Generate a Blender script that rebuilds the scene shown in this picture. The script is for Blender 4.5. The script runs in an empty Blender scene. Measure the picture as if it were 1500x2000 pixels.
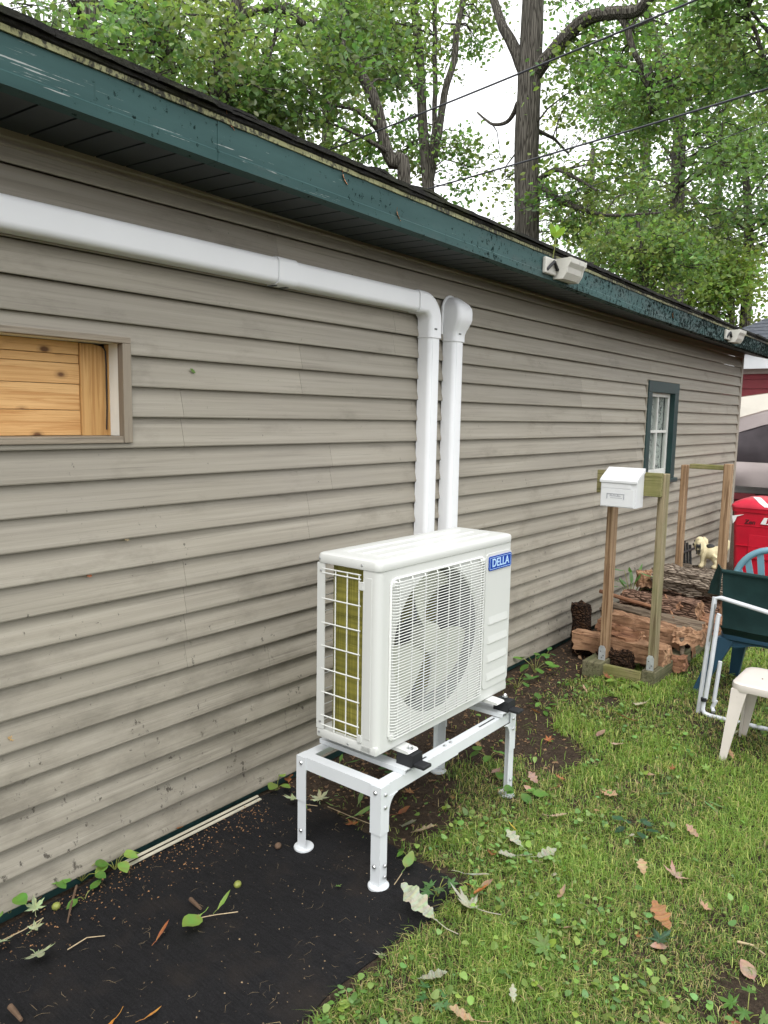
import bpy, bmesh, math, random
import numpy as np
from mathutils import Vector, Matrix, Euler, noise as mnoise
rnd = random.Random(7)
rng = np.random.default_rng(7)
S = bpy.context.scene
COL = S.collection

# ------------------------------------------------------------------ camera
F, YAW, PIT, ROL = 1495.5, 0.8984, 0.1250, 0.01807
CAM = Vector((0.0, -2.2797, 1.6032))
fw = Vector((math.sin(YAW)*math.cos(PIT), math.cos(YAW)*math.cos(PIT), -math.sin(PIT)))
r0 = Vector((math.cos(YAW), -math.sin(YAW), 0)); u0 = r0.cross(fw)
rt = r0*math.cos(ROL) + u0*math.sin(ROL); up = u0*math.cos(ROL) - r0*math.sin(ROL)
cd = bpy.data.cameras.new('camera'); cam = bpy.data.objects.new('camera', cd); COL.objects.link(cam)
m = Matrix.Identity(4)
for i in range(3):
    m[i][0], m[i][1], m[i][2], m[i][3] = rt[i], up[i], -fw[i], CAM[i]
cam.matrix_world = m
cd.sensor_fit = 'HORIZONTAL'; cd.sensor_width = 36; cd.lens = F/1500*36
cd.clip_start = 0.02; cd.clip_end = 2000
S.camera = cam

# ------------------------------------------------------------------ sky, sun, exposure
SUN_EL, SUN_AZ = math.radians(58), math.radians(235)     # azimuth measured from +Y towards +X
w = bpy.data.worlds.new('World'); S.world = w; w.use_nodes = True
nt = w.node_tree; nt.nodes.clear()
out = nt.nodes.new('ShaderNodeOutputWorld'); bg = nt.nodes.new('ShaderNodeBackground')
sky = nt.nodes.new('ShaderNodeTexSky'); sky.sky_type = 'NISHITA'; sky.sun_disc = False
sky.sun_elevation = SUN_EL; sky.sun_rotation = SUN_AZ; sky.air_density = 1.0; sky.dust_density = 4.0; sky.ozone_density = 1.0
hs = nt.nodes.new('ShaderNodeHueSaturation'); hs.inputs['Saturation'].default_value = 0.16
mx = nt.nodes.new('ShaderNodeMix'); mx.data_type = 'RGBA'; mx.inputs['Factor'].default_value = 0.75
mx.inputs['B'].default_value = (9.75, 9.9, 10.1, 1)       # even cloud cover
nt.links.new(sky.outputs[0], hs.inputs['Color']); nt.links.new(hs.outputs[0], mx.inputs['A'])
nt.links.new(mx.outputs['Result'], bg.inputs['Color']); bg.inputs['Strength'].default_value = 0.12
nt.links.new(bg.outputs[0], out.inputs['Surface'])
sl = bpy.data.lights.new('sun', 'SUN'); sl.energy = 1.0; sl.angle = math.radians(25); sl.color = (1, 0.98, 0.95)
so = bpy.data.objects.new('sun', sl); COL.objects.link(so)
sd = Vector((math.sin(SUN_AZ)*math.cos(SUN_EL), math.cos(SUN_AZ)*math.cos(SUN_EL), math.sin(SUN_EL)))
so.rotation_euler = sd.to_track_quat('Z', 'Y').to_euler(); so.location = (-5, -8, 12)
S.view_settings.view_transform = 'Standard'; S.view_settings.look = 'None'
S.view_settings.exposure = 1.0; S.view_settings.gamma = 1
S.cycles.max_bounces = 5; S.cycles.diffuse_bounces = 3; S.cycles.glossy_bounces = 3; S.cycles.transmission_bounces = 4; S.cycles.transparent_max_bounces = 4
S.cycles.caustics_reflective = False; S.cycles.caustics_refractive = False; S.cycles.use_denoising = True
S.cycles.use_adaptive_sampling = True; S.cycles.adaptive_threshold = 0.02
S.view_settings.gamma = 1; S.view_settings.use_curve_mapping = False

# ------------------------------------------------------------------ materials
MATS = {}
def srgb(r, g, b):
    f = lambda c: (c/255/12.92) if c <= 10.3 else ((c/255+0.055)/1.055)**2.4
    return (f(r), f(g), f(b))
class NT:
    """thin helper over a material node tree"""
    def __init__(s, name, rough=0.6, spec=0.4):
        s.m = bpy.data.materials.new(name); s.m.use_nodes = True
        s.t = s.m.node_tree; s.n = s.t.nodes; s.b = s.n['Principled BSDF']
        s.b.inputs['Roughness'].default_value = rough
        s.b.inputs['Specular IOR Level'].default_value = spec
        s.tc = s.n.new('ShaderNodeTexCoord'); MATS[name] = s.m
    def link(s, a, b): s.t.links.new(a, b)
    def coord(s, scale=(1, 1, 1), loc=(0, 0, 0), kind='Object', rot=(0, 0, 0)):
        mp = s.n.new('ShaderNodeMapping'); mp.inputs['Scale'].default_value = scale
        mp.inputs['Location'].default_value = loc; mp.inputs['Rotation'].default_value = rot
        s.link(s.tc.outputs[kind], mp.inputs['Vector']); return mp.outputs[0]
    def noise(s, scale=5, detail=4, rough=0.55, vec=None, dist=0.0):
        n = s.n.new('ShaderNodeTexNoise'); n.inputs['Scale'].default_value = scale
        n.inputs['Detail'].default_value = detail; n.inputs['Roughness'].default_value = rough
        n.inputs['Distortion'].default_value = dist
        s.link(vec if vec is not None else s.tc.outputs['Object'], n.inputs['Vector']); return n.outputs['Fac']
    def vor(s, scale=5, vec=None, feature='F1'):
        n = s.n.new('ShaderNodeTexVoronoi'); n.inputs['Scale'].default_value = scale; n.feature = feature
        s.link(vec if vec is not None else s.tc.outputs['Object'], n.inputs['Vector']); return n.outputs['Distance']
    def ramp(s, fac, stops):
        r = s.n.new('ShaderNodeValToRGB'); e = r.color_ramp.elements
        while len(e) < len(stops): e.new(0.5)
        for k, (p, c) in enumerate(stops):
            e[k].position = p; e[k].color = (*c, 1) if not isinstance(c, (int, float)) else (c, c, c, 1)
        s.link(fac, r.inputs['Fac']); return r.outputs['Color']
    def mix(s, fac, a, b, mode='MIX'):
        n = s.n.new('ShaderNodeMix'); n.data_type = 'RGBA'; n.blend_type = mode
        for key, v in (('Factor', fac), ('A', a), ('B', b)):
            if isinstance(v, (int, float)): n.inputs[key].default_value = v if key == 'Factor' else (v, v, v, 1)
            elif isinstance(v, tuple): n.inputs[key].default_value = (*v, 1)
            else: s.link(v, n.inputs[key])
        return n.outputs['Result']
    def math(s, op, a, b=0.0):
        n = s.n.new('ShaderNodeMath'); n.operation = op
        for k, v in enumerate((a, b)):
            if isinstance(v, (int, float)): n.inputs[k].default_value = v
            else: s.link(v, n.inputs[k])
        return n.outputs[0]
    def sep(s, vec=None):
        n = s.n.new('ShaderNodeSeparateXYZ'); s.link(vec if vec is not None else s.tc.outputs['Object'], n.inputs[0]); return n.outputs
    def rand(s):
        return s.n.new('ShaderNodeObjectInfo').outputs['Random']
    def attr(s, name):
        n = s.n.new('ShaderNodeAttribute'); n.attribute_name = name; return n.outputs['Color']
    def color(s, c):
        if isinstance(c, tuple): s.b.inputs['Base Color'].default_value = (*c, 1)
        else: s.link(c, s.b.inputs['Base Color'])
        return s
    def bump(s, h, strength=0.3, dist=0.01):
        n = s.n.new('ShaderNodeBump'); n.inputs['Strength'].default_value = strength; n.inputs['Distance'].default_value = dist
        s.link(h, n.inputs['Height']); s.link(n.outputs[0], s.b.inputs['Normal']); return s
    def roughness(s, h): s.link(h, s.b.inputs['Roughness']); return s

def simple(name, c, rough=0.5, var=0.12, scale=6, spec=0.4, bump=0.0, bscale=60, dirt=0.0, dcol=(0.06, 0.05, 0.04)):
    t = NT(name, rough, spec)
    a = tuple(v*(1-var) for v in c); b = tuple(min(1, v*(1+var)) for v in c)
    o = t.ramp(t.noise(scale, 5), [(0.3, a), (0.7, b)])
    if dirt > 0:
        k = t.ramp(t.noise(scale*3.1, 8, 0.7), [(0.62, 0.0), (0.78, dirt)])
        o = t.mix(k, o, dcol)
    t.color(o)
    if bump: t.bump(t.noise(bscale, 6), bump, 0.004)
    return t.m

def mk_siding():
    t = NT('siding', 0.62, 0.3)
    g = t.noise(1, 6, 0.62, t.coord((1.6, 3, 95)))             # long embossed grain
    g2 = t.noise(1, 4, 0.6, t.coord((0.7, 2, 40), (3, 1, 7)))
    base = t.ramp(g2, [(0.25, (0.225, 0.203, 0.160)), (0.5, (0.292, 0.266, 0.214)), (0.75, (0.358, 0.330, 0.272))])
    streak = t.ramp(g, [(0.32, 0.8), (0.45, 0.0)])
    c = t.mix(streak, base, (0.20, 0.178, 0.142))
    big = t.ramp(t.noise(1.7, 4, 0.6, t.coord((0.6, 1, 1.6), (5, 2, 1))), [(0.35, 0.0), (0.72, 0.45)])
    c = t.mix(big, c, (0.275, 0.252, 0.215))                 # large faded patches
    rv = t.rand(); hv = t.math('ADD', t.math('MULTIPLY', rv, 0.14), 0.93)
    cm = t.n.new('ShaderNodeCombineColor')
    for k in range(3): t.link(hv, cm.inputs[k])
    c = t.mix(1.0, c, cm.outputs[0], 'MULTIPLY')
    # specks of dirt: fine everywhere, heavier low on the wall and in clusters
    z = t.sep()[2]
    low = t.math('MULTIPLY', t.math('SUBTRACT', 1.35, z), 0.055)
    low = t.math('MAXIMUM', low, 0.0)
    sp = t.noise(34, 6, 0.7, t.coord((1, 1, 0.75)))
    cl = t.noise(3.5, 3, 0.6, t.coord((1, 1, 1), (9, 0, 4)))
    v = t.math('ADD', t.math('ADD', sp, low), t.math('MULTIPLY', cl, 0.16))
    k = t.ramp(v, [(0.75, 0.0), (0.81, 0.85)])
    c = t.mix(k, c, (0.045, 0.038, 0.030))
    gr = t.ramp(t.math('ADD', t.noise(5, 6, 0.7, t.coord((0.5, 1, 1.2), (2, 3, 8))), t.math('MULTIPLY', low, 2.0)), [(0.56, 0.0), (0.82, 0.6)])
    c = t.mix(gr, c, (0.105, 0.092, 0.070))
    t.color(c); t.bump(t.math('ADD', g, t.math('MULTIPLY', k, -0.3)), 0.35, 0.004)
mk_siding()

def mk_fascia():
    t = NT('fascia_green', 0.6, 0.16)
    c = t.ramp(t.noise(2.2, 5, 0.6, t.coord((0.5, 1, 3))), [(0.3, (0.026, 0.064, 0.062)), (0.7, (0.048, 0.104, 0.100))])
    s = t.sep(); x = t.math('ADD', s[0], 4.5); z = s[2]
    # scratches, long and thin, bare metal
    sc = t.noise(1, 3, 0.6, t.coord((1.5, 1, 190), (0.3, 0, 0)))
    sb = t.noise(1, 4, 0.7, t.coord((9, 1, 40), (4, 0, 0)))
    near = t.math('MAXIMUM', t.math('MULTIPLY', t.math('SUBTRACT', 2.3, x), 0.03), -0.08)
    k = t.ramp(t.math('ADD', t.math('MULTIPLY', sc, 0.62), t.math('ADD', t.math('MULTIPLY', sb, 0.38), near)), [(0.635, 0.0), (0.675, 0.8)])
    c = t.mix(k, c, (0.40, 0.42, 0.40))
    far = t.math('MULTIPLY', t.math('SUBTRACT', x, 2.0), 0.031)
    gr = t.ramp(t.math('ADD', t.noise(3, 6, 0.7, t.coord((0.7, 1, 2.5), (7, 7, 7))), t.math('MULTIPLY', far, 1.1)), [(0.56, 0.0), (0.78, 0.55)])
    c = t.mix(gr, c, (0.085, 0.098, 0.094))
    drip = t.ramp(t.noise(1, 4, 0.6, t.coord((26, 1, 2.5), (2, 0, 3))), [(0.66, 0.0), (0.74, 0.6)])
    c = t.mix(drip, c, (0.022, 0.05, 0.05))
    # black algae: more to the far end
    al = t.noise(38, 7, 0.75, t.coord((1, 1, 0.9)))
    ab = t.noise(2.6, 4, 0.6, t.coord((1, 1, 1.5), (1, 8, 2)))
    v = t.math('ADD', al, t.math('ADD', t.math('MULTIPLY', ab, 0.32), far))
    k2 = t.ramp(v, [(0.765, 0.0), (0.83, 0.92)])
    c = t.mix(k2, c, (0.006, 0.007, 0.006))
    t.roughness(t.ramp(k2, [(0.0, 0.58), (1.0, 0.95)]))
    t.link(t.ramp(k2, [(0.0, 0.16), (0.8, 0.0)]), t.b.inputs['Specular IOR Level'])
    t.color(c); t.bump(t.math('ADD', t.noise(1, 3, 0.5, t.coord((3, 1, 8))), t.math('MULTIPLY', k2, 0.5)), 0.22, 0.006)
mk_fascia()

def mk_drip():
    t = NT('drip_edge_algae', 0.6, 0.3)
    c = t.ramp(t.noise(12, 5), [(0.3, (0.20, 0.20, 0.085)), (0.7, (0.36, 0.36, 0.19))])
    s = t.noise(1, 6, 0.75, t.coord((75, 1, 40))); b = t.noise(2.3, 3, 0.6, t.coord((1, 1, 1), (3, 3, 3)))
    x = t.math('ADD', t.sep()[0], 4.5)
    k = t.ramp(t.math('ADD', t.math('ADD', t.math('MULTIPLY', s, 0.7), t.math('MULTIPLY', b, 0.5)), t.math('MULTIPLY', x, 0.012)), [(0.60, 0.0), (0.68, 0.95)])
    t.color(t.mix(k, c, (0.02, 0.02, 0.014))); t.bump(s, 0.4, 0.004)
mk_drip()

def mk_wood(name, c1, c2, dark, axis, rough=0.7, knots=0.0, green=None, gs=1.0):
    """wood with grain running along axis (0, 1, 2)"""
    t = NT(name, rough, 0.25)
    sc = [70.0*gs]*3; sc[axis] = 2.2*gs
    jit = t.n.new('ShaderNodeVectorMath'); jit.operation = 'ADD'
    cmb = t.n.new('ShaderNodeCombineXYZ'); r = t.math('MULTIPLY', t.rand(), 37.0)
    for k in range(3): t.link(r, cmb.inputs[k])
    t.link(t.tc.outputs['Object'], jit.inputs[0]); t.link(cmb.outputs[0], jit.inputs[1])
    def cc(scale):
        mp = t.n.new('ShaderNodeMapping'); mp.inputs['Scale'].default_value = scale; t.link(jit.outputs[0], mp.inputs['Vector']); return mp.outputs[0]
    g = t.noise(1, 5, 0.6, cc(tuple(sc)), 0.6)
    big = [9.0*gs]*3; big[axis] = 1.0*gs
    g2 = t.noise(1, 4, 0.6, cc(tuple(big)), 1.2)
    c = t.ramp(g2, [(0.3, c1), (0.7, c2)])
    c = t.mix(t.ramp(g, [(0.38, 0.85), (0.53, 0.0)]), c, dark)
    if knots:
        kv = [13.0]*3; kv[axis] = 8.0
        v = t.vor(1, cc(tuple(kv)))
        kk = t.ramp(v, [(0.08, 0.95), (0.14, 0.3), (0.24, 0.0)])
        c = t.mix(kk, c, (0.12, 0.05, 0.02))
    if green:
        c = t.mix(t.ramp(t.noise(1, 5, 0.65, cc((6, 6, 2.5))), [(0.42, 0.0), (0.65, 0.8)]), c, green)
    t.color(c); t.bump(g, 0.6, 0.006)
mk_wood('pine_board', (0.60, 0.335, 0.125), (0.74, 0.455, 0.20), (0.50, 0.25, 0.085), 0, 0.55, 1.0)
mk_wood('pine_upright', (0.56, 0.32, 0.115), (0.67, 0.41, 0.17), (0.44, 0.22, 0.075), 2, 0.55, 1.0)
mk_wood('treated_post', (0.21, 0.165, 0.095), (0.33, 0.275, 0.175), (0.085, 0.062, 0.03), 2, 0.8, 0, (0.17, 0.165, 0.075))
mk_wood('treated_post_brown', (0.24, 0.145, 0.075), (0.39, 0.27, 0.165), (0.11, 0.055, 0.025), 2, 0.8)
mk_wood('treated_board', (0.19, 0.165, 0.075), (0.30, 0.265, 0.13), (0.05, 0.042, 0.02), 1, 0.8, 0, (0.145, 0.15, 0.045))
mk_wood('treated_rail', (0.12, 0.11, 0.065), (0.20, 0.18, 0.11), (0.05, 0.042, 0.024), 0, 0.85, 0, (0.085, 0.095, 0.042))
mk_wood('split_wood', (0.30, 0.155, 0.082), (0.50, 0.315, 0.19), (0.10, 0.045, 0.024), 1, 0.85, 0, (0.14, 0.075, 0.042))
mk_wood('split_wood_dark', (0.20, 0.095, 0.055), (0.31, 0.165, 0.09), (0.09, 0.04, 0.024), 1, 0.85)
mk_wood('old_branch', (0.13, 0.10, 0.07), (0.22, 0.17, 0.12), (0.06, 0.04, 0.03), 1, 0.85)
mk_wood('grey_trim', (0.235, 0.198, 0.15), (0.30, 0.255, 0.195), (0.17, 0.14, 0.105), 0, 0.6)
mk_wood('grey_trim_upright', (0.235, 0.198, 0.15), (0.30, 0.255, 0.195), (0.17, 0.14, 0.105), 2, 0.6)

def mk_bark(name, c1, c2, dark, axis=2, sc=14, st=0.28, bump=1.0, bd=0.03):
    t = NT(name, 0.9, 0.15)
    v = [sc]*3; v[axis] = sc*st
    vec = t.coord(tuple(v)); r = t.noise(1, 7, 0.7, vec, 0.8)
    vr = t.vor(1.6, vec, 'DISTANCE_TO_EDGE')
    h = t.math('MULTIPLY', t.ramp(vr, [(0.0, 0.0), (0.25, 1.0)]), r)
    c = t.ramp(r, [(0.3, c1), (0.7, c2)])
    c = t.mix(t.ramp(h, [(0.06, 0.9), (0.3, 0.0)]), c, dark)
    t.color(c); t.bump(h, bump, bd)
mk_bark('tree_bark', (0.085, 0.078, 0.066), (0.175, 0.160, 0.135), (0.032, 0.028, 0.023), 2, 16, 0.07, 0.9, 0.04)
mk_bark('log_bark', (0.21, 0.165, 0.125), (0.40, 0.33, 0.26), (0.05, 0.033, 0.023), 1, 34, 0.2, 1.0, 0.02)
mk_bark('log_bark_red', (0.19, 0.105, 0.07), (0.33, 0.21, 0.15), (0.05, 0.026, 0.018), 1, 34, 0.22, 1.0, 0.02)
mk_bark('rotten_wood', (0.018, 0.011, 0.008), (0.11, 0.058, 0.032), (0.006, 0.004, 0.003), 1, 30, 0.5, 1.0, 0.03)

simple('dark_green_paint', (0.014, 0.043, 0.041), 0.4, 0.15, 8, bump=0.1, bscale=30)
simple('soffit_green', (0.020, 0.029, 0.031), 0.5, 0.12, 5, dirt=0.12, dcol=(0.1, 0.1, 0.09))
simple('tan_trim', (0.30, 0.268, 0.215), 0.55, 0.1, 6, bump=0.1, dirt=0.25)
simple('pvc_white', (0.78, 0.79, 0.80), 0.38, 0.03, 3, 0.45)
simple('ac_shell', (0.575, 0.585, 0.56), 0.33, 0.02, 3, 0.45)
simple('ac_wire', (0.66, 0.67, 0.64), 0.35, 0.02, 5)
simple('stand_white', (0.61, 0.635, 0.65), 0.35, 0.03, 6, 0.45)
simple('dark_plastic', (0.010, 0.011, 0.013), 0.45, 0.15, 10)
simple('rubber_black', (0.012, 0.013, 0.015), 0.65, 0.2, 20, bump=0.1)
simple('fan_blade', (0.46, 0.48, 0.40), 0.4, 0.06, 6)
simple('shroud_shade_grey', (0.24, 0.25, 0.25), 0.5, 0.1, 8)  # shell metal darkened: shade inside the fan opening put into the colour
simple('motor_grey', (0.10, 0.11, 0.11), 0.5, 0.1, 8)
simple('steel_bolt', (0.55, 0.56, 0.57), 0.28, 0.1, 30); MATS['steel_bolt'].node_tree.nodes['Principled BSDF'].inputs['Metallic'].default_value = 0.9
simple('galvanised', (0.50, 0.52, 0.54), 0.45, 0.2, 30, dirt=0.4); MATS['galvanised'].node_tree.nodes['Principled BSDF'].inputs['Metallic'].default_value = 0.5
simple('badge_blue', (0.012, 0.055, 0.33), 0.25, 0.05, 10, 0.5)
simple('badge_light', (0.42, 0.62, 0.85), 0.3, 0.03, 10)
simple('mailbox_white', (0.66, 0.67, 0.675), 0.4, 0.04, 8, dirt=0.25, dcol=(0.25, 0.22, 0.2))
simple('mailbox_mark', (0.30, 0.31, 0.34), 0.6, 0.25, 40)
simple('white_paint_old', (0.62, 0.62, 0.58), 0.6, 0.08, 14, bump=0.4, bscale=50, dirt=0.7, dcol=(0.16, 0.14, 0.11))
simple('jamb_paint', (0.82, 0.84, 0.79), 0.5, 0.05, 8, dirt=0.2, dcol=(0.3, 0.27, 0.2))
simple('gutter_white', (0.50, 0.49, 0.44), 0.45, 0.1, 9, dirt=0.9, dcol=(0.06, 0.05, 0.035))
simple('red_plastic', (0.52, 0.010, 0.030), 0.32, 0.12, 5, 0.5, dirt=0.3, dcol=(0.2, 0.02, 0.03))
simple('red_lid', (0.60, 0.035, 0.065), 0.28, 0.12, 5, 0.5)
simple('white_print', (0.74, 0.74, 0.74), 0.5, 0.04, 20)
simple('black_marker', (0.03, 0.01, 0.012), 0.6, 0.3, 40)
simple('resin_light_blue', (0.155, 0.30, 0.37), 0.4, 0.1, 6)
simple('resin_dark_blue', (0.020, 0.062, 0.105), 0.4, 0.15, 6, dirt=0.2, dcol=(0.1, 0.12, 0.13))
simple('canvas_green', (0.010, 0.030, 0.029), 0.8, 0.2, 12, 0.2, bump=0.3, bscale=400)
simple('tube_white', (0.58, 0.60, 0.63), 0.35, 0.06, 12, dirt=0.3, dcol=(0.2, 0.19, 0.17))
simple('resin_beige', (0.58, 0.53, 0.48), 0.45, 0.06, 8, dirt=0.35, dcol=(0.3, 0.25, 0.2), bump=0.06)
simple('red_siding', (0.205, 0.028, 0.035), 0.6, 0.12, 3)
simple('house_white', (0.74, 0.75, 0.77), 0.5, 0.04, 3)
simple('house_tan', (0.32, 0.26, 0.23), 0.6, 0.08, 3)
simple('camper_cream', (0.66, 0.62, 0.54), 0.75, 0.06, 3, bump=0.2, bscale=9)
simple('camper_grey', (0.36, 0.31, 0.30), 0.8, 0.08, 3, bump=0.3, bscale=9)
simple('camper_mesh', (0.055, 0.045, 0.050), 0.6, 0.3, 3, bump=0.3, bscale=6)
simple('cable_black', (0.045, 0.048, 0.055), 0.5, 0.1, 10)
simple('black_iron', (0.014, 0.013, 0.013), 0.6, 0.3, 20, bump=0.2)
simple('dog_cream', (0.60, 0.52, 0.33), 0.75, 0.12, 14, 0.2, bump=0.3, bscale=70)
simple('dog_black', (0.020, 0.019, 0.020), 0.6, 0.2, 20)
simple('dog_white', (0.68, 0.67, 0.62), 0.7, 0.06, 14, 0.2, bump=0.3, bscale=70)
simple('ivory_vinyl', (0.46, 0.43, 0.34), 0.5, 0.12, 12, dirt=0.6, dcol=(0.08, 0.06, 0.04))
simple('twig_brown', (0.10, 0.062, 0.038), 0.85, 0.3, 40, bump=0.3)
simple('twig_pale', (0.36, 0.28, 0.17), 0.8, 0.2, 40)
simple('acorn_green', (0.20, 0.22, 0.05), 0.5, 0.2, 60)

def mk_shingle(name, a, b, sc):
    t = NT(name, 0.9, 0.2)
    n = t.noise(sc, 6, 0.75); n2 = t.noise(5, 4)
    c = t.ramp(n, [(0.3, a), (0.7, b)])
    c = t.mix(t.ramp(n2, [(0.5, 0.0), (0.7, 0.5)]), c, (0.045, 0.05, 0.02))
    t.color(c); t.bump(n, 0.8, 0.01)
mk_shingle('shingle_black', (0.006, 0.006, 0.006), (0.035, 0.034, 0.030), 90)
t = NT('house_shingle', 0.85, 0.2)
t.color(t.ramp(t.noise(14, 4, 0.7), [(0.3, (0.085, 0.092, 0.11)), (0.7, (0.15, 0.16, 0.185))]))

def mk_coil():
    t = NT('coil_gold', 0.35, 0.5)
    f = t.noise(1, 3, 0.6, t.coord((60, 330, 4))); g = t.noise(1, 3, 0.5, t.coord((3, 3, 60)))
    c = t.ramp(f, [(0.3, (0.17, 0.158, 0.022)), (0.7, (0.40, 0.365, 0.075))])
    c = t.mix(t.ramp(g, [(0.4, 0.5), (0.6, 0.0)]), c, (0.085, 0.085, 0.014))
    t.b.inputs['Metallic'].default_value = 0.25
    t.color(c); t.bump(g, 0.4, 0.004)
mk_coil()

def mk_glass():
    t = NT('window_glass', 0.05, 0.5); n = t.n
    tr = n.new('ShaderNodeBsdfTransparent'); tr.inputs[0].default_value = (0.92, 0.95, 0.94, 1)
    gl = n.new('ShaderNodeBsdfGlossy'); gl.inputs['Roughness'].default_value = 0.04
    mxs = n.new('ShaderNodeMixShader'); mxs.inputs[0].default_value = 0.10
    t.link(tr.outputs[0], mxs.inputs[1]); t.link(gl.outputs[0], mxs.inputs[2]); t.link(mxs.outputs[0], n['Material Output'].inputs['Surface'])
mk_glass()
t = NT('lace', 0.9, 0.1)
lc = t.noise(40, 6, 0.75, t.coord((1.4, 1, 0.5)))
t.color(t.ramp(lc, [(0.38, (0.13, 0.13, 0.13)), (0.50, (0.62, 0.61, 0.58)), (0.7, (0.78, 0.77, 0.74))])).bump(lc, 0.4, 0.01)

def mk_leafmat(name, rough=0.5, trans=0.45, spec=0.35, var=None):
    t = NT(name, rough, spec)
    c = t.attr('col')
    if var: c = t.mix(t.ramp(t.noise(var, 4, 0.6), [(0.45, 0.0), (0.7, 0.35)]), c, (0.10, 0.06, 0.03))
    t.color(c)
    tr = t.n.new('ShaderNodeBsdfTranslucent'); mixs = t.n.new('ShaderNodeMixShader'); mixs.inputs[0].default_value = trans
    bri = t.mix(1.0, c, (1.25, 1.35, 0.7), 'MULTIPLY')
    t.link(bri, tr.inputs['Color'])
    t.link(t.b.outputs[0], mixs.inputs[1]); t.link(tr.outputs[0], mixs.inputs[2])
    t.link(mixs.outputs[0], t.n['Material Output'].inputs['Surface'])
mk_leafmat('tree_leaf', 0.42, 0.5, 0.5)
mk_leafmat('grass_blade', 0.5, 0.4, 0.35)
mk_leafmat('weed_leaf', 0.45, 0.35, 0.4)
mk_leafmat('fallen_leaf', 0.6, 0.2, 0.3, 60)

def mk_ground():
    t = NT('soil', 0.95, 0.15)
    n = t.noise(3, 6, 0.65); f = t.noise(70, 6, 0.75); g = t.noise(16, 5, 0.7)
    d = t.ramp(f, [(0.3, (0.022, 0.015, 0.010)), (0.55, (0.052, 0.037, 0.026)), (0.75, (0.10, 0.072, 0.048))])
    d = t.mix(t.ramp(g, [(0.5, 0.0), (0.7, 0.5)]), d, (0.085, 0.062, 0.045))
    thatch = t.ramp(g, [(0.3, (0.040, 0.052, 0.015)), (0.55, (0.085, 0.105, 0.030)), (0.75, (0.17, 0.16, 0.065))])
    s = t.sep(); y = s[1]
    k = t.ramp(t.math('ADD', t.math('MULTIPLY', y, -1.0), t.math('MULTIPLY', n, 0.9)), [(1.0, 0.0), (1.35, 0.9)])
    t.color(t.mix(k, d, thatch)); t.bump(t.math('ADD', f, t.math('MULTIPLY', g, 1.5)), 0.8, 0.02)
mk_ground()
t = NT('black_mat', 0.85, 0.2)
rib = t.noise(1, 4, 0.7, t.coord((170, 14, 20), (0, 0, 0), 'Object', (0, 0, 0.35)))
f = t.noise(160, 5, 0.8); gg = t.noise(4, 4, 0.6)
c = t.ramp(f, [(0.3, (0.0045, 0.0045, 0.005)), (0.6, (0.014, 0.0135, 0.0145)), (0.8, (0.045, 0.040, 0.036))])
c = t.mix(t.ramp(rib, [(0.40, 0.55), (0.52, 0.0)]), c, (0.004, 0.004, 0.0045))
c = t.mix(t.ramp(gg, [(0.52, 0.0), (0.72, 0.5)]), c, (0.030, 0.023, 0.018))
t.color(c); t.bump(t.math('ADD', rib, f), 0.9, 0.006)

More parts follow.
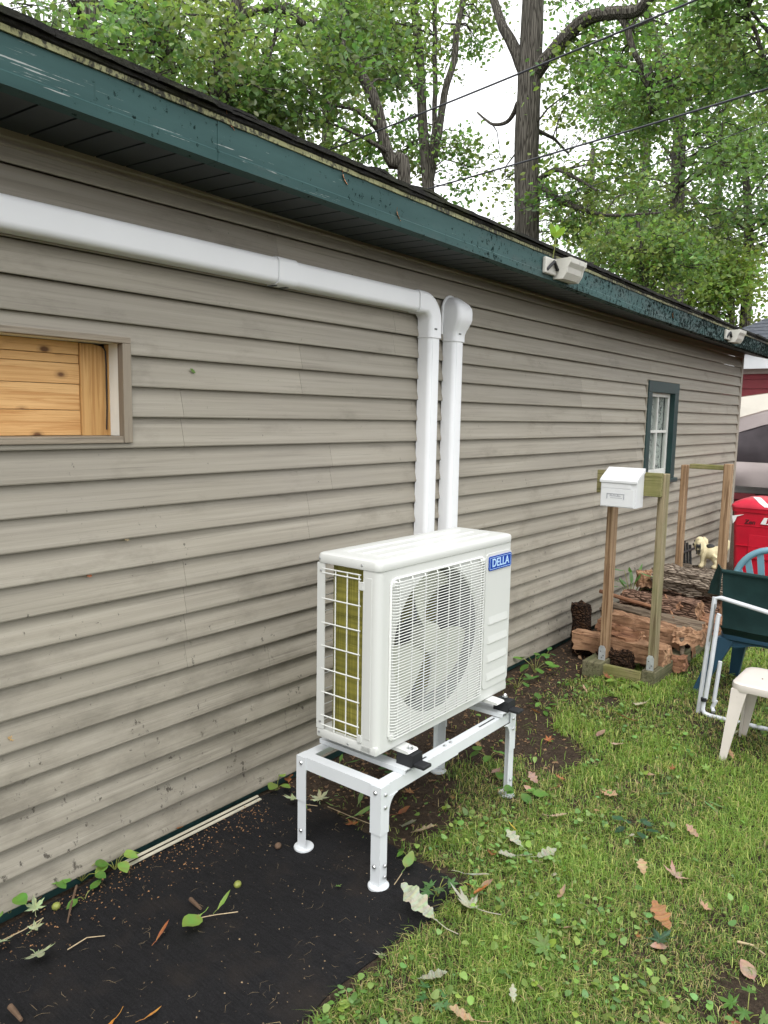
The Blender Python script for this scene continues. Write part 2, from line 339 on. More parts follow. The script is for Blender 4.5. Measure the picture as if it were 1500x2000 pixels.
# ------------------------------------------------------------------ mesh helpers
def wloc(o):
    v = Vector((0, 0, 0))
    while o is not None:
        v += o.location; o = o.parent
    return v
class MB:
    def __init__(s): s.v = []; s.f = []
    def add(s, vs, fs):
        b = len(s.v); s.v += [tuple(v) for v in vs]; s.f += [tuple(i+b for i in f) for f in fs]; return s
    def box(s, x0, x1, y0, y1, z0, z1, M=None):
        vs = [Vector((x, y, z)) for z in (z0, z1) for y in (y0, y1) for x in (x0, x1)]
        if M is not None: vs = [M @ v for v in vs]
        return s.add(vs, [(0, 2, 3, 1), (4, 5, 7, 6), (0, 1, 5, 4), (2, 6, 7, 3), (0, 4, 6, 2), (1, 3, 7, 5)])
    def bev(s, x0, x1, y0, y1, z0, z1, b=0.004, seg=2, M=None):
        bm = bmesh.new(); bmesh.ops.create_cube(bm, size=1)
        for v in bm.verts: v.co = Vector(((x0+x1)/2+v.co.x*(x1-x0), (y0+y1)/2+v.co.y*(y1-y0), (z0+z1)/2+v.co.z*(z1-z0)))
        bmesh.ops.bevel(bm, geom=bm.edges[:], offset=b, segments=seg, affect='EDGES', profile=0.5)
        return s.bm(bm, M)
    def bm(s, bm, M=None):
        bm.verts.index_update()
        s.add([(M @ v.co) if M is not None else v.co.copy() for v in bm.verts], [[v.index for v in f.verts] for f in bm.faces]); bm.free(); return s
    def prism(s, poly, axis, a, b):
        """2-D polygon extruded along axis from a to b; poly coordinates are the other two axes in order"""
        n = len(poly); vs = []
        for t in (a, b):
            for p, q in poly:
                vs.append({0: (t, p, q), 1: (p, t, q), 2: (p, q, t)}[axis])
        fs = [tuple(range(n))[::-1], tuple(range(n, 2*n))] + [(i, (i+1) % n, n+(i+1) % n, n+i) for i in range(n)]
        if axis == 1: fs = [f[::-1] for f in fs]
        return s.add(vs, fs)
    def tube(s, pts, rad, n=8, caps=True):
        pts = [Vector(p) for p in pts]; k = len(pts)
        if not hasattr(rad, '__len__'): rad = [rad]*k
        ref = None; rings = []; base = len(s.v)
        for i, p in enumerate(pts):
            d = (pts[min(i+1, k-1)]-pts[max(i-1, 0)]).normalized()
            if ref is None:
                ref = Vector((0, 0, 1)) if abs(d.z) < 0.9 else Vector((1, 0, 0))
            a = d.cross(ref).normalized(); b = a.cross(d).normalized(); ref = b
            for j in range(n):
                an = 2*math.pi*j/n; s.v.append(tuple(p+(a*math.cos(an)+b*math.sin(an))*rad[i]))
        for i in range(k-1):
            for j in range(n):
                s.f.append((base+i*n+j, base+(i+1)*n+j, base+(i+1)*n+(j+1) % n, base+i*n+(j+1) % n))
        if caps:
            s.f.append(tuple(base+j for j in range(n))); s.f.append(tuple(base+(k-1)*n+j for j in range(n))[::-1])
        return s
    def lathe(s, prof, c, n=20, axis=2):
        base = len(s.v)
        for r, h in prof:
            for j in range(n):
                a = 2*math.pi*j/n; p = (r*math.cos(a), r*math.sin(a), h)
                if axis == 1: p = (p[0], h, p[1])
                if axis == 0: p = (h, p[0], p[1])
                s.v.append((p[0]+c[0], p[1]+c[1], p[2]+c[2]))
        for i in range(len(prof)-1):
            for j in range(n):
                s.f.append((base+i*n+j, base+i*n+(j+1) % n, base+(i+1)*n+(j+1) % n, base+(i+1)*n+j))
        s.f.append(tuple(base+j for j in range(n))[::-1]); s.f.append(tuple(base+(len(prof)-1)*n+j for j in range(n)))
        return s
    def mesh(s, name, off=Vector((0, 0, 0)), smooth=False):
        me = bpy.data.meshes.new(name); me.from_pydata([(v[0]-off.x, v[1]-off.y, v[2]-off.z) for v in s.v], [], s.f)
        if smooth:
            me.shade_smooth()
            try: me.set_sharp_from_angle(angle=math.radians(38))
            except Exception: pass
        me.update(); return me
def link(name, me, mat, parent=None, loc=(0, 0, 0)):
    o = bpy.data.objects.new(name, me)
    if mat and not me.materials: me.materials.append(MATS[mat])
    COL.objects.link(o); o.parent = parent; o.location = loc; return o
def obj(name, mb, mat, parent=None, smooth=False, fix=True):
    me = mb.mesh(name, wloc(parent) if parent else Vector((0, 0, 0)), smooth)
    if fix:
        bm = bmesh.new(); bm.from_mesh(me); bmesh.ops.recalc_face_normals(bm, faces=bm.faces); bm.to_mesh(me); bm.free()
    return link(name, me, mat, parent)
def tag(o, label, cat=None, group=None, kind=None):
    if label: o['label'] = label
    if cat: o['category'] = cat
    if group: o['group'] = group
    if kind: o['kind'] = kind
    return o
def thing(name, label, cat, loc=(0, 0, 0), group=None):
    o = bpy.data.objects.new(name, None); COL.objects.link(o); o.location = loc; o.empty_display_size = 0.1
    return tag(o, label, cat, group)
def remeshed(name, mb, voxel, mat, parent, smooth_it=6):
    me = mb.mesh('tmp'); t = bpy.data.objects.new('tmp', me); COL.objects.link(t)
    r = t.modifiers.new('r', 'REMESH'); r.mode = 'VOXEL'; r.voxel_size = voxel; r.use_smooth_shade = True
    q = t.modifiers.new('s', 'SMOOTH'); q.iterations = smooth_it; q.factor = 0.5
    dg = bpy.context.evaluated_depsgraph_get(); me2 = bpy.data.meshes.new_from_object(t.evaluated_get(dg)); me2.name = name
    bpy.data.objects.remove(t); off = wloc(parent)
    for v in me2.vertices: v.co -= off
    me2.materials.clear(); return link(name, me2, mat, parent)
def sphere(mb, c, r, M=None, u=14, v=9):
    bm = bmesh.new(); bmesh.ops.create_uvsphere(bm, u_segments=u, v_segments=v, radius=1)
    rr = r if hasattr(r, '__len__') else (r, r, r)
    T = Matrix.Translation(c) @ (M if M is not None else Matrix.Identity(4)) @ Matrix.Diagonal((*rr, 1))
    return mb.bm(bm, T)
def at(px, py, dist):
    """the point at that horizontal distance from the camera along the sight line of a photo pixel (only used to read positions)"""
    d = rt*((px-750)/F) - up*((py-1000)/F) + fw; h = math.hypot(d.x, d.y); return CAM + d*(dist/h)
def fbm(x, y, z=0.0): return mnoise.fractal((x, y, z), 1.0, 2.0, 4)

# ------------------------------------------------------------------ ground
MATX, MATY = 2.10, -0.975
def gh(x, y):
    h = 0.010*fbm(x*1.7, y*1.7, 3) + 0.006*fbm(x*7, y*7, 9)
    near = max(0.0, 1-abs(y)/0.35) if y < 0 else 1.0
    return h + 0.022*near - 0.004
def dirt(x, y):
    """0 lawn ... 1 bare soil"""
    n = 0.16*fbm(x*2.3, y*2.3, 1) + 0.10*fbm(x*8, y*8, 5)
    if x < MATX+0.05 and y > MATY-0.03: return 1.0
    edge = np.interp(x, [0, 1.9, 2.15, 2.5, 2.9, 3.3, 3.7, 4.2, 4.6, 5.2, 7], [-0.98, -0.98, -0.80, -0.70, -0.66, -0.92, -0.62, -0.42, -0.58, -0.62, -0.45])
    v = (y - (edge+n))/0.14
    for cx, cy, rx, ry in ((4.13, -0.68, 0.13, 0.08), (2.15, -1.95, 0.16, 0.22), (3.25, -0.78, 0.28, 0.14)):
        q = 1-math.hypot((x-cx)/rx, (y-cy)/ry)+n*2; v = max(v, q*2)
    return max(0.0, min(1.0, v))
xs = np.concatenate([[-400, -120, -40, -15, -6, -2, -0.5], np.arange(0, 6.01, 0.06), np.arange(6.3, 12.1, 0.4), [13, 15, 19, 26, 40, 80, 200, 500]])
ys = np.concatenate([[-400, -120, -40, -15, -8, -5], np.arange(-3.6, 0.13, 0.05), [1, 3, 6, 10, 20, 50, 150, 500]])
g = MB()
for yy in ys:
    for xx in xs: g.v.append((xx, yy, gh(xx, yy) if (-0.6 < xx < 12.2 and -5 <= yy <= 0.12) else 0.0))
nx = len(xs)
for j in range(len(ys)-1):
    for i in range(nx-1): g.f.append((j*nx+i, j*nx+i+1, (j+1)*nx+i+1, (j+1)*nx+i))
tag(obj('ground', g, 'soil', None, True), 'bare brown soil and lawn earth around the garage', None, None, 'structure')

# black landscape mat beside the wall, uneven edge
g = MB(); ex = []
nxm, nym = 46, 26
for j in range(nym+1):
    for i in range(nxm+1):
        u, v = i/nxm, j/nym
        x = -0.3 + u*(MATX+0.3 + 0.06*v*0.0); y = -0.035 + v*(MATY+0.035)
        if i == nxm: x += 0.10*(1-v) + 0.030*fbm(y*5, 2.0)
        if j == nym: y += 0.030*fbm(x*3, 7.0) + 0.012*fbm(x*13, 3.0)
        e = min(1.0, min(nxm-i, nym-j)/1.0)
        g.v.append((x, y, 0.010*e + gh(x, y) + 0.005 + 0.006*fbm(x*9, y*9, 2) + 0.010*max(0.0, fbm(x*2.1+y*1.2, y*3.3, 12))))
for j in range(nym):
    for i in range(nxm): g.f.append((j*(nxm+1)+i, j*(nxm+1)+i+1, (j+1)*(nxm+1)+i+1, (j+1)*(nxm+1)+i))
n0 = len(g.v); ring = [i for i in range(nxm+1)] + [j*(nxm+1)+nxm for j in range(1, nym+1)] + [nym*(nxm+1)+i for i in range(nxm-1, -1, -1)] + [j*(nxm+1) for j in range(nym-1, 0, -1)]
for k in ring: g.v.append((g.v[k][0], g.v[k][1], -0.03))
for a in range(len(ring)):
    b = (a+1) % len(ring); g.f.append((ring[a], ring[b], n0+b, n0+a))
tag(obj('black_ground_mat', g, 'black_mat', None, True), 'black ribbed ground mat along the garage wall', None, None, 'structure')
def gz(x, y):
    return gh(x, y) + (0.016 if (x < MATX and y > MATY) else 0.0)

# ------------------------------------------------------------------ the garage
Z0, C4 = 0.06, 0.1016
XL, XR = -0.6, 9.10
gar = thing('garage', 'tan garage with lapped siding, green eave and white line covers beside the lawn', 'garage', (4.5, 0, 0))
wall = obj('wall', MB().box(XL, XR-0.02, 0.17, 0.25, -0.1, 2.40).box(XR-0.3, XR-0.02, 0.25, 6.0, -0.1, 2.40), 'tan_trim', gar)
W1 = (-0.6, 1.444, 1.521, 1.822)     # boarded opening
W2 = (6.26, 6.99, 1.075, 1.915)      # sash window
edges_top = Z0 + 23*C4 - 0.02
def board(x0, x1, i, z0=None, z1=None):
    za = Z0 + i*C4 if z0 is None else z0; zb = min(Z0+(i+1)*C4, 2.372) if z1 is None else z1
    t0 = (za-(Z0+i*C4))/C4; t1 = (zb-(Z0+i*C4))/C4
    lip = t0 <= 0.001
    ya = -0.0195*(1-t0) - 0.001; yb = -0.0195*(1-t1) - 0.001
    poly = [(0.02, za), (ya, za), (ya-0.0012, za+0.003), (ya-0.0006, za+0.012), (yb, zb), (0.02, zb)]
    if lip: poly = [(0.02, za+0.012), (ya+0.007, za+0.006), (ya+0.003, za-0.0005), (ya-0.0005, za), (ya-0.0018, za+0.004), (ya-0.0006, za+0.014), (yb, zb), (0.02, zb)]
    n = max(1, int((x1-x0)/0.5)); mb = MB()
    # slight waviness of the vinyl
    rings = []
    for k in range(n+1):
        x = x0+(x1-x0)*k/n; wv = 0.0022*fbm(x*1.3, i*0.7, 4); wz = 0.0016*fbm(x*0.9, i*1.3, 8)
        rings.append([(x, p+(wv if p < 0.015 else 0), q+wz) for p, q in poly])
    np_ = len(poly)
    for r in rings: mb.v += r
    for k in range(n):
        for j in range(np_):
            a = k*np_+j; b = k*np_+(j+1) % np_; mb.f.append((a, b, b+np_, a+np_))
    mb.f.append(tuple(range(np_))); mb.f.append(tuple(n*np_+j for j in range(np_))[::-1])
    return obj('siding_board', mb, 'siding', wall)
# joints between vinyl lengths, one per pair of courses (photo: 2.27, 1.69, 2.33, 1.69 ...)
jpair = {0: [3.1, 6.8], 1: [2.72, 6.2], 2: [2.1, 5.75], 3: [1.69, 5.1], 4: [1.69, 5.3], 5: [2.33, 5.95], 6: [2.47, 6.1], 7: [1.69, 5.35], 8: [2.28, 5.0], 9: [2.9, 6.3], 10: [2.15, 5.97], 11: [2.15, 5.6]}
for i in range(23):
    js = [XL] + [j for j in jpair[i//2]] + [XR-0.035]
    za, zb = Z0+i*C4, min(Z0+(i+1)*C4, 2.372)
    for a, b in zip(js[:-1], js[1:]):
        segs = [(a, b-0.0012, None, None)]
        for (wx0, wx1, wz0, wz1) in ((W1[0], W1[1]+0.03, W1[2]-0.018, W1[3]+0.018), W2):
            ns = []
            for (s0, s1, p, q) in segs:
                if s1 <= wx0 or s0 >= wx1 or zb <= wz0 or za >= wz1: ns.append((s0, s1, p, q)); continue
                if s0 < wx0: ns.append((s0, wx0, None, None))
                if s1 > wx1: ns.append((wx1, s1, None, None))
                m0, m1 = max(s0, wx0), min(s1, wx1)
                if za < wz0-0.004: ns.append((m0, m1, za, wz0))
                if zb > wz1+0.004: ns.append((m0, m1, wz1, zb))
            segs = ns
        for (s0, s1, p, q) in segs:
            if s1-s0 > 0.02: board(s0, s1, i, p, q)
obj('base_board', MB().box(XL, XR-0.01, 0.006, 0.05, -0.08, Z0+0.012), 'dark_green_paint', gar)
obj('frieze_channel', MB().prism([(0.0, 2.338), (-0.012, 2.338), (-0.0165, 2.342), (-0.0165, 2.349), (-0.010, 2.352), (-0.010, 2.362), (-0.018, 2.366), (-0.018, 2.400), (0, 2.400)], 0, XL, XR), 'tan_trim', gar)
obj('corner_post', MB().bev(XR-0.035, XR+0.03, -0.022, 0.06, 0.03, 2.40, 0.004), 'tan_trim', gar)
# far gable end boards (side wall turning the corner)
# boarded opening
op = obj('boarded_window', MB().bev(W1[0], 1.478, -0.030, 0.0, 1.822, 1.842, 0.002).add([], []), 'grey_trim', gar)
obj('trim', MB().bev(1.446, 1.4775, -0.031, 0.0, 1.499, 1.8215, 0.002), 'grey_trim_upright', op)
obj('sill', MB().bev(W1[0], 1.4435, -0.030, 0.10, 1.499, 1.521, 0.002), 'grey_trim', op)
obj('jamb', MB().box(1.452, 1.47, -0.0, 0.060, 1.5215, 1.823).box(W1[0], 1.4518, 0.0, 0.12, 1.8235, 1.835), 'jamb_paint', op)
obj('jamb_stop', MB().box(1.450, 1.468, 0.0605, 0.085, 1.5215, 1.8225), 'pine_upright', op)
zl = [1.5215, 1.603, 1.687, 1.753, 1.781, 1.823]
for k, (a, b) in enumerate(zip(zl[:-1], zl[1:])):
    obj('plank', MB().bev(W1[0], 1.357, 0.082+0.002*(k % 2), 0.10, a+0.0008, b-0.0008, 0.0012), 'pine_board', op)
obj('upright_plank', MB().prism([(1.3585, 1.5215), (1.4495, 1.5215), (1.4495, 1.79), (1.444, 1.807), (1.432, 1.815), (1.40, 1.820), (1.3585, 1.820)], 1, 0.076, 0.10), 'pine_upright', op)
cab = MB().tube([(1.437, 0.071, 1.815), (1.446, 0.070, 1.80), (1.4475, 0.070, 1.76), (1.4475, 0.071, 1.62), (1.4440, 0.071, 1.54)], 0.0022, 6)
obj('sealing_cord', cab, 'dark_plastic', op)
# sash window
sw = obj('sash_window', MB().bev(6.25, 7.0, -0.032, 0.01, 1.838, 1.928, 0.003), 'dark_green_paint', gar)
obj('casing', MB().bev(6.25, 6.338, -0.031, 0.01, 1.10, 1.8375, 0.003), 'dark_green_paint', sw)
obj('casing', MB().bev(6.898, 7.0, -0.031, 0.012, 1.10, 1.8375, 0.003), 'dark_green_paint', sw)
obj('sill', MB().bev(6.22, 7.045, -0.05, 0.01, 1.062, 1.0995, 0.004), 'dark_green_paint', sw)
obj('head_flashing', MB().bev(6.24, 7.01, -0.036, 0.0, 1.9285, 1.935, 0.001), 'tan_trim', sw)
obj('side_channel', MB().bev(6.235, 6.2495, -0.020, 0.01, 1.065, 1.928, 0.001).bev(7.0005, 7.012, -0.020, 0.01, 1.065, 1.928, 0.001), 'tan_trim', sw)
obj('casing_lining', MB().box(6.30, 6.3385, 0.0105, 0.16, 1.10, 1.838).box(6.898, 6.94, 0.0125, 0.16, 1.10, 1.838).box(6.3386, 6.8979, 0.0105, 0.16, 1.8385, 1.87).box(6.3386, 6.8979, 0.0105, 0.16, 1.08, 1.0995), 'dark_green_paint', sw)
sf = obj('sash', MB().bev(6.339, 6.372, 0.012, 0.045, 1.10, 1.838, 0.002).bev(6.860, 6.8975, 0.014, 0.045, 1.10, 1.838, 0.002).bev(6.3725, 6.8595, 0.013, 0.045, 1.805, 1.838, 0.002).bev(6.3725, 6.8595, 0.013, 0.045, 1.10, 1.185, 0.002), 'white_paint_old', sw)
obj('muntin', MB().bev(6.606, 6.626, 0.016, 0.042, 1.186, 1.8045, 0.002), 'white_paint_old', sf)
obj('muntin', MB().bev(6.373, 6.859, 0.0165, 0.0415, 1.50, 1.522, 0.002), 'white_paint_old', sf)
for a, b in ((6.373, 6.605), (6.627, 6.859)):
    for c, d in ((1.186, 1.4995), (1.5225, 1.804)):
        obj('pane', MB().box(a, b, 0.030, 0.033, c, d), 'window_glass', sf)
cu = MB(); nn = 40
for k in range(nn+1):
    x = 6.36+0.52*k/nn; y = 0.066+0.012*math.sin(k*1.25)+0.006*math.sin(k*2.9)
    cu.v += [(x, y, 1.11), (x, y, 1.83), (x, y+0.002, 1.83), (x, y+0.002, 1.11)]
for k in range(nn):
    for j in range(4): cu.f.append((4*k+j, 4*k+4+j, 4*k+4+(j+1) % 4, 4*k+(j+1) % 4))
obj('lace_curtain', cu, 'lace', sw, True)

# eave: fascia, drip edge, soffit and roof follow the slight sag of the old rafters
ZB = ([-1, 0.93, 1.6, 3.73, 5.13, 7.57, 8.76, 9.6], [2.400, 2.376, 2.364, 2.336, 2.311, 2.288, 2.279, 2.273])
fb = lambda x: float(np.interp(x, *ZB)); YF = -0.34; HF = 0.128
def strip(prof, x0, x1, n, zfun, jitter=0.0, smooth=False):
    """profile [(y,z)] swept along the wall; z is relative to zfun(x)"""
    mb = MB(); k = len(prof)
    for i in range(n+1):
        x = x0+(x1-x0)*i/n
        for (y, z) in prof:
            jy = jitter*fbm(x*11, y*40, z*40) if jitter else 0
            mb.v.append((x, y+jy, z+zfun(x)+jy*0.8))
    for i in range(n):
        for j in range(k):
            a = i*k+j; b = i*k+(j+1) % k; mb.f.append((a, b, b+k, a+k))
    mb.f.append(tuple(range(k))); mb.f.append(tuple(n*k+j for j in range(k))[::-1])
    return mb
fa = obj('fascia', strip([(YF, 0.0), (YF-0.002, 0.030), (YF+0.001, 0.034), (YF, HF), (YF+0.02, HF), (YF+0.02, 0.006), (YF+0.05, 0.002), (YF+0.05, 0.0)], -0.6, 1.613, 12, fb), 'fascia_green', gar)
obj('fascia_length', strip([(YF-0.0015, -0.001), (YF-0.0035, 0.030), (YF-0.0005, 0.034), (YF-0.0015, HF), (YF+0.02, HF), (YF+0.02, 0.006), (YF+0.05, 0.002), (YF+0.05, -0.001)], 1.590, 5.2, 20, fb), 'fascia_green', fa)
obj('fascia_length', strip([(YF, 0.0), (YF-0.002, 0.030), (YF+0.001, 0.034), (YF, HF), (YF+0.02, HF), (YF+0.02, 0.006), (YF+0.05, 0.002), (YF+0.05, 0.0)], 5.19, 9.45, 20, fb), 'fascia_green', fa)
obj('drip_edge', strip([(YF-0.004, HF-0.010), (YF-0.007, HF-0.009), (YF-0.007, HF+0.006), (YF+0.03, HF+0.006), (YF+0.03, HF+0.001), (YF-0.003, HF+0.001)], -0.6, 9.46, 160, fb, 0.002), 'drip_edge_algae', gar)
obj('roof_edge', strip([(YF-0.007, HF+0.0065), (YF-0.013, HF+0.010), (YF-0.013, HF+0.021), (YF+0.05, HF+0.034), (YF+0.05, HF+0.0065)], -0.6, 9.46, 240, fb, 0.006), 'shingle_black', gar)
so_ = obj('soffit', MB().add([(XL, -0.30, 2.415), (9.45, -0.30, 2.34), (9.45, 0.0, 2.385), (XL, 0.0, 2.43), (XL, -0.30, 2.425), (9.45, -0.30, 2.35), (9.45, 0.0, 2.395), (XL, 0.0, 2.44)], [(0, 1, 2, 3), (7, 6, 5, 4), (0, 4, 5, 1), (1, 5, 6, 2), (2, 6, 7, 3), (3, 7, 4, 0)]), 'soffit_green', gar)
zw = lambda x: float(np.interp(x, [-1, 1.1, 2.65, 9.1], [2.40, 2.385, 2.358, 2.350]))
x = 1.057-0.1055*12
while x < 9.42:
    a, b = x+0.004, x+0.1015; mb = MB()
    za, zc = fb(a)+0.002, zw(a); zb_, zd = fb(b)+0.002, zw(b); y0, y1 = YF+0.021, -0.0185
    vs = [(a, y0, za), (b, y0, zb_), (b, y1, zd), (a, y1, zc)]
    vs += [(p[0], p[1], p[2]+0.012) for p in vs]
    # rolled edges: the panel joint is a small groove
    obj('soffit_panel', mb.add(vs, [(0, 1, 2, 3), (7, 6, 5, 4), (0, 4, 5, 1), (1, 5, 6, 2), (2, 6, 7, 3), (3, 7, 4, 0)]), 'soffit_green', so_)
    x += 0.1055
SL = math.tan(math.radians(15))
ro = obj('roof', strip([(YF-0.012, HF+0.022), (3.0, HF+0.022+SL*3.35), (6.35, HF+0.02), (6.35, HF), (3.0, HF+SL*3.35-0.02), (YF+0.05, HF+0.036)], -0.6, 9.48, 24, fb), 'shingle_black', gar)
# ragged starter and first courses of shingles along the eave
x = -0.6; tk = 0
while x < 9.45:
    wdt = rnd.uniform(0.26, 0.33); d = rnd.uniform(0.000, 0.012); th = rnd.uniform(0.007, 0.011)
    for lay in (0, 1):
        yy = YF-0.020-d+0.012*lay; zz = HF+0.0215+0.0125*lay; n = 10; mb = MB(); xo = x+0.11*lay
        for k in range(n+1):
            xx = xo+(wdt-0.004)*k/n; sagz = -0.006*abs(fbm(xx*6, lay, 2)); je = 0.006*fbm(xx*25, lay*3.0, 1)
            for (y, z) in ((yy+je, 0.0), (yy+je*0.6, th), (yy+0.13, th+SL*0.13), (yy+0.13, SL*0.13)):
                mb.v.append((xx, y, fb(xx)+zz+z+(sagz if y < yy+0.1 else 0)))
        for k in range(n):
            for j in range(4): mb.f.append((4*k+j, 4*k+4+j, 4*k+4+(j+1) % 4, 4*k+(j+1) % 4))
        mb.f.append((0, 1, 2, 3)); mb.f.append((4*n+3, 4*n+2, 4*n+1, 4*n))
        obj('shingle', mb, 'shingle_black', ro)
    x += wdt; tk += 1
# two curled shingle tabs standing up from the roof
for (cx, l, c) in ((2.40, 0.16, 0), (2.72, 0.26, 0)):
    mb = MB()
    for k in range(7):
        u = k/6; xx = cx+l*(u-0.5); hz = 0.004+0.012*math.sin(math.pi*u)
        for y, dz in ((-0.33, 0), (-0.20, 0.02), (-0.20, 0.032), (-0.33, 0.010)): mb.v.append((xx, y, fb(xx)+HF+0.040+hz+dz))
    for k in range(6):
        for j in range(4): mb.f.append((4*k+j, 4*k+4+j, 4*k+4+(j+1) % 4, 4*k+(j+1) % 4))
    mb.f += [(0, 1, 2, 3), (27, 26, 25, 24)]
    obj('curled_shingle', mb, 'shingle_black', ro)
# gable overhang soffit beyond the corner
gs = obj('gable_soffit', MB().box(9.131, 9.46, 0.0, 5.9, 2.372, 2.384), 'soffit_green', gar)

# ------------------------------------------------------------------ gutter remnants on the fascia
def gutter(x, lab, s=1.0):
    zb = fb(x)
    r = thing('gutter_remnant', lab, 'gutter bracket', (x, YF-0.0035, zb), 'white gutter pieces left on the eave')
    k = [(0, 0.012), (-0.055, 0.010), (-0.074, 0.040), (-0.080, 0.068), (-0.094, 0.090), (-0.096, 0.112), (-0.082, 0.112)]
    inner = [(a+0.004 if i else a, b+0.004) for i, (a, b) in enumerate(k)][::-1]
    yo, zo = YF-0.0035, zb
    mb = MB().prism([(yo+a*s, zo+b*s) for a, b in k+inner], 0, x+0.02, x+0.20*s); obj('gutter_section', mb, 'gutter_white', r)
    mb = MB().prism([(yo+a*s*1.06, zo-0.004+b*s*1.04) for a, b in k]+[(yo, zo+0.112*s)], 0, x+0.012, x+0.024); obj('end_cap', mb, 'gutter_white', r)
    mb = MB().prism([(yo+a*s*1.06, zo-0.004+b*s*1.04) for a, b in k]+[(yo, zo+0.112*s)], 0, x+0.195*s, x+0.207*s); obj('end_cap', mb, 'gutter_white', r)
    mb = MB().bev(x-0.115, x+0.008, yo-0.022, yo, zo+0.022, zo+0.105, 0.006); obj('broken_bracket', mb, 'gutter_white', r)
    mb = MB().tube([(x-0.10, yo-0.02, zo+0.04), (x-0.05, yo-0.036, zo+0.085), (x+0.004, yo-0.03, zo+0.05)], 0.009, 6); obj('clip', mb, 'rubber_black', r, True)
gutter(3.83, 'broken white gutter end on the green fascia, nearer one above the lawn')
gutter(7.22, 'small white gutter piece near the far end of the green fascia')

# sprig growing in the eave
def leafmesh(name, outline, curl=0.15, fold=0.2, seed=0):
    """leaf in the xy plane pointing +x, length 1; outline is list of (x, halfwidth)"""
    r = random.Random(seed); v = []; f = []
    n = len(outline)
    for (x, hw) in outline:
        zc = curl*(x*x) + r.uniform(-0.02, 0.02)
        v += [(x, -hw, zc+fold*hw+r.uniform(-0.015, 0.015)), (x, 0, zc), (x, hw, zc+fold*hw+r.uniform(-0.015, 0.015))]
    for i in range(n-1):
        a = 3*i; f += [(a, a+3, a+4, a+1), (a+1, a+4, a+5, a+2)]
    return v, f
OAK = [(0, 0.010), (0.08, 0.012)] + [(0.10+0.90*i_/30, max(0.012, 0.31*math.sin(math.pi*min(1, (0.06+0.94*i_/30))**1.25)**0.75*(0.79+0.21*math.cos(2*math.pi*(3.5*i_/30-0.45))))) for i_ in range(31)]
OVAL = [(0, 0.01), (0.12, 0.03), (0.2, 0.16), (0.35, 0.27), (0.55, 0.28), (0.75, 0.2), (0.9, 0.1), (1.0, 0.01)]
LANCE = [(0, 0.02), (0.15, 0.05), (0.35, 0.1), (0.6, 0.095), (0.8, 0.06), (1.0, 0.004)]
HEART = [(0, 0.01), (0.01, 0.2), (0.12, 0.36), (0.35, 0.44), (0.6, 0.38), (0.85, 0.2), (1.0, 0.02)]
def maple_mesh():
    pts = []
    tips = [(-150, 0.42), (-105, 0.80), (-52, 0.95), (0, 1.05), (52, 0.95), (105, 0.80), (150, 0.42)]
    for k, (a, r) in enumerate(tips):
        an = math.radians(a)
        for da, rr in ((-15, 0.62), (-6, 0.72), (0, 1.0), (6, 0.72), (15, 0.62)):
            pts.append((math.cos(an+math.radians(da))*r*rr, math.sin(an+math.radians(da))*r*rr))
        if k < len(tips)-1:
            am = math.radians((a+tips[k+1][0])/2); pts.append((math.cos(am)*0.33, math.sin(am)*0.33))
    return pts
MAPLE = maple_mesh()
def leaf_verts(kind, size, curl, seed):
    r = random.Random(seed)
    if kind == 'maple':
        v = [(0, 0, 0)]; f = []
        for (a, b) in MAPLE:
            d = math.hypot(a, b); v.append((a, b, curl*d*d+0.10*math.sin(3*math.atan2(b, a)+seed)*d + r.uniform(-0.03, 0.03)))
        n = len(MAPLE)
        for i in range(n-1): f.append((0, i+1, i+2))
        f.append((0, n, 1))
        v = [((x+0.35)*size*0.55, y*size*0.55, z*size*0.55) for x, y, z in v]
    else:
        v, f = leafmesh('', {'oak': OAK, 'oval': OVAL, 'lance': LANCE, 'heart': HEART}[kind], curl, 0.22, seed)
        v = [(x*size, y*size, z*size) for x, y, z in v]
    return v, f
def colattr(me, cols):
    a = me.color_attributes.new('col', 'FLOAT_COLOR', 'POINT')
    arr = np.ones((len(me.vertices), 4), dtype=np.float32); arr[:, :3] = cols; a.data.foreach_set('color', arr.ravel())
def leaf_obj(name, kind, size, loc, yaw, tilt, roll, color, mat, parent=None, curl=0.25, stem=0.0, seed=0):
    v, f = leaf_verts(kind, size, curl, seed)
    R = Euler((roll, tilt, yaw)).to_matrix(); vv = [R @ Vector(p) for p in v]
    mb = MB().add(vv, f)
    if stem: 
        s = Vector((-stem, 0, stem*0.15)); mb.tube([R @ Vector((0, 0, 0)), R @ (s*0.5+Vector((0, stem*0.08, 0))), R @ s], [size*0.012]*3, 4)
    me = mb.mesh(name, Vector((0, 0, 0)), True)
    rr = random.Random(seed+5)
    cols = np.array([[c*rr.uniform(0.82, 1.15) for c in color] for _ in me.vertices], dtype=np.float32); colattr(me, cols)
    o = link(name, me, mat, parent); o.location = Vector(loc) - (wloc(parent) if parent else Vector((0, 0, 0))); return o
sp = thing('sprouting_weed', 'bright green seedling sprouting from the roof edge above the gutter end', 'plant', (3.80, -0.36, fb(3.8)+HF+0.04))
obj('stem', MB().tube([(3.80, -0.36, fb(3.8)+HF-0.02), (3.80, -0.372, fb(3.8)+HF+0.08)], 0.003, 5), 'acorn_green', sp)
for k, (yw, tl) in enumerate(((0.4, -0.9), (2.7, -0.8), (4.2, -0.3), (5.6, -0.5))):
    leaf_obj('leaf', 'oval', 0.085, (3.80, -0.372, fb(3.8)+HF+0.075), yw, tl, 0, (0.24, 0.38, 0.06), 'weed_leaf', sp, 0.3, 0, k)

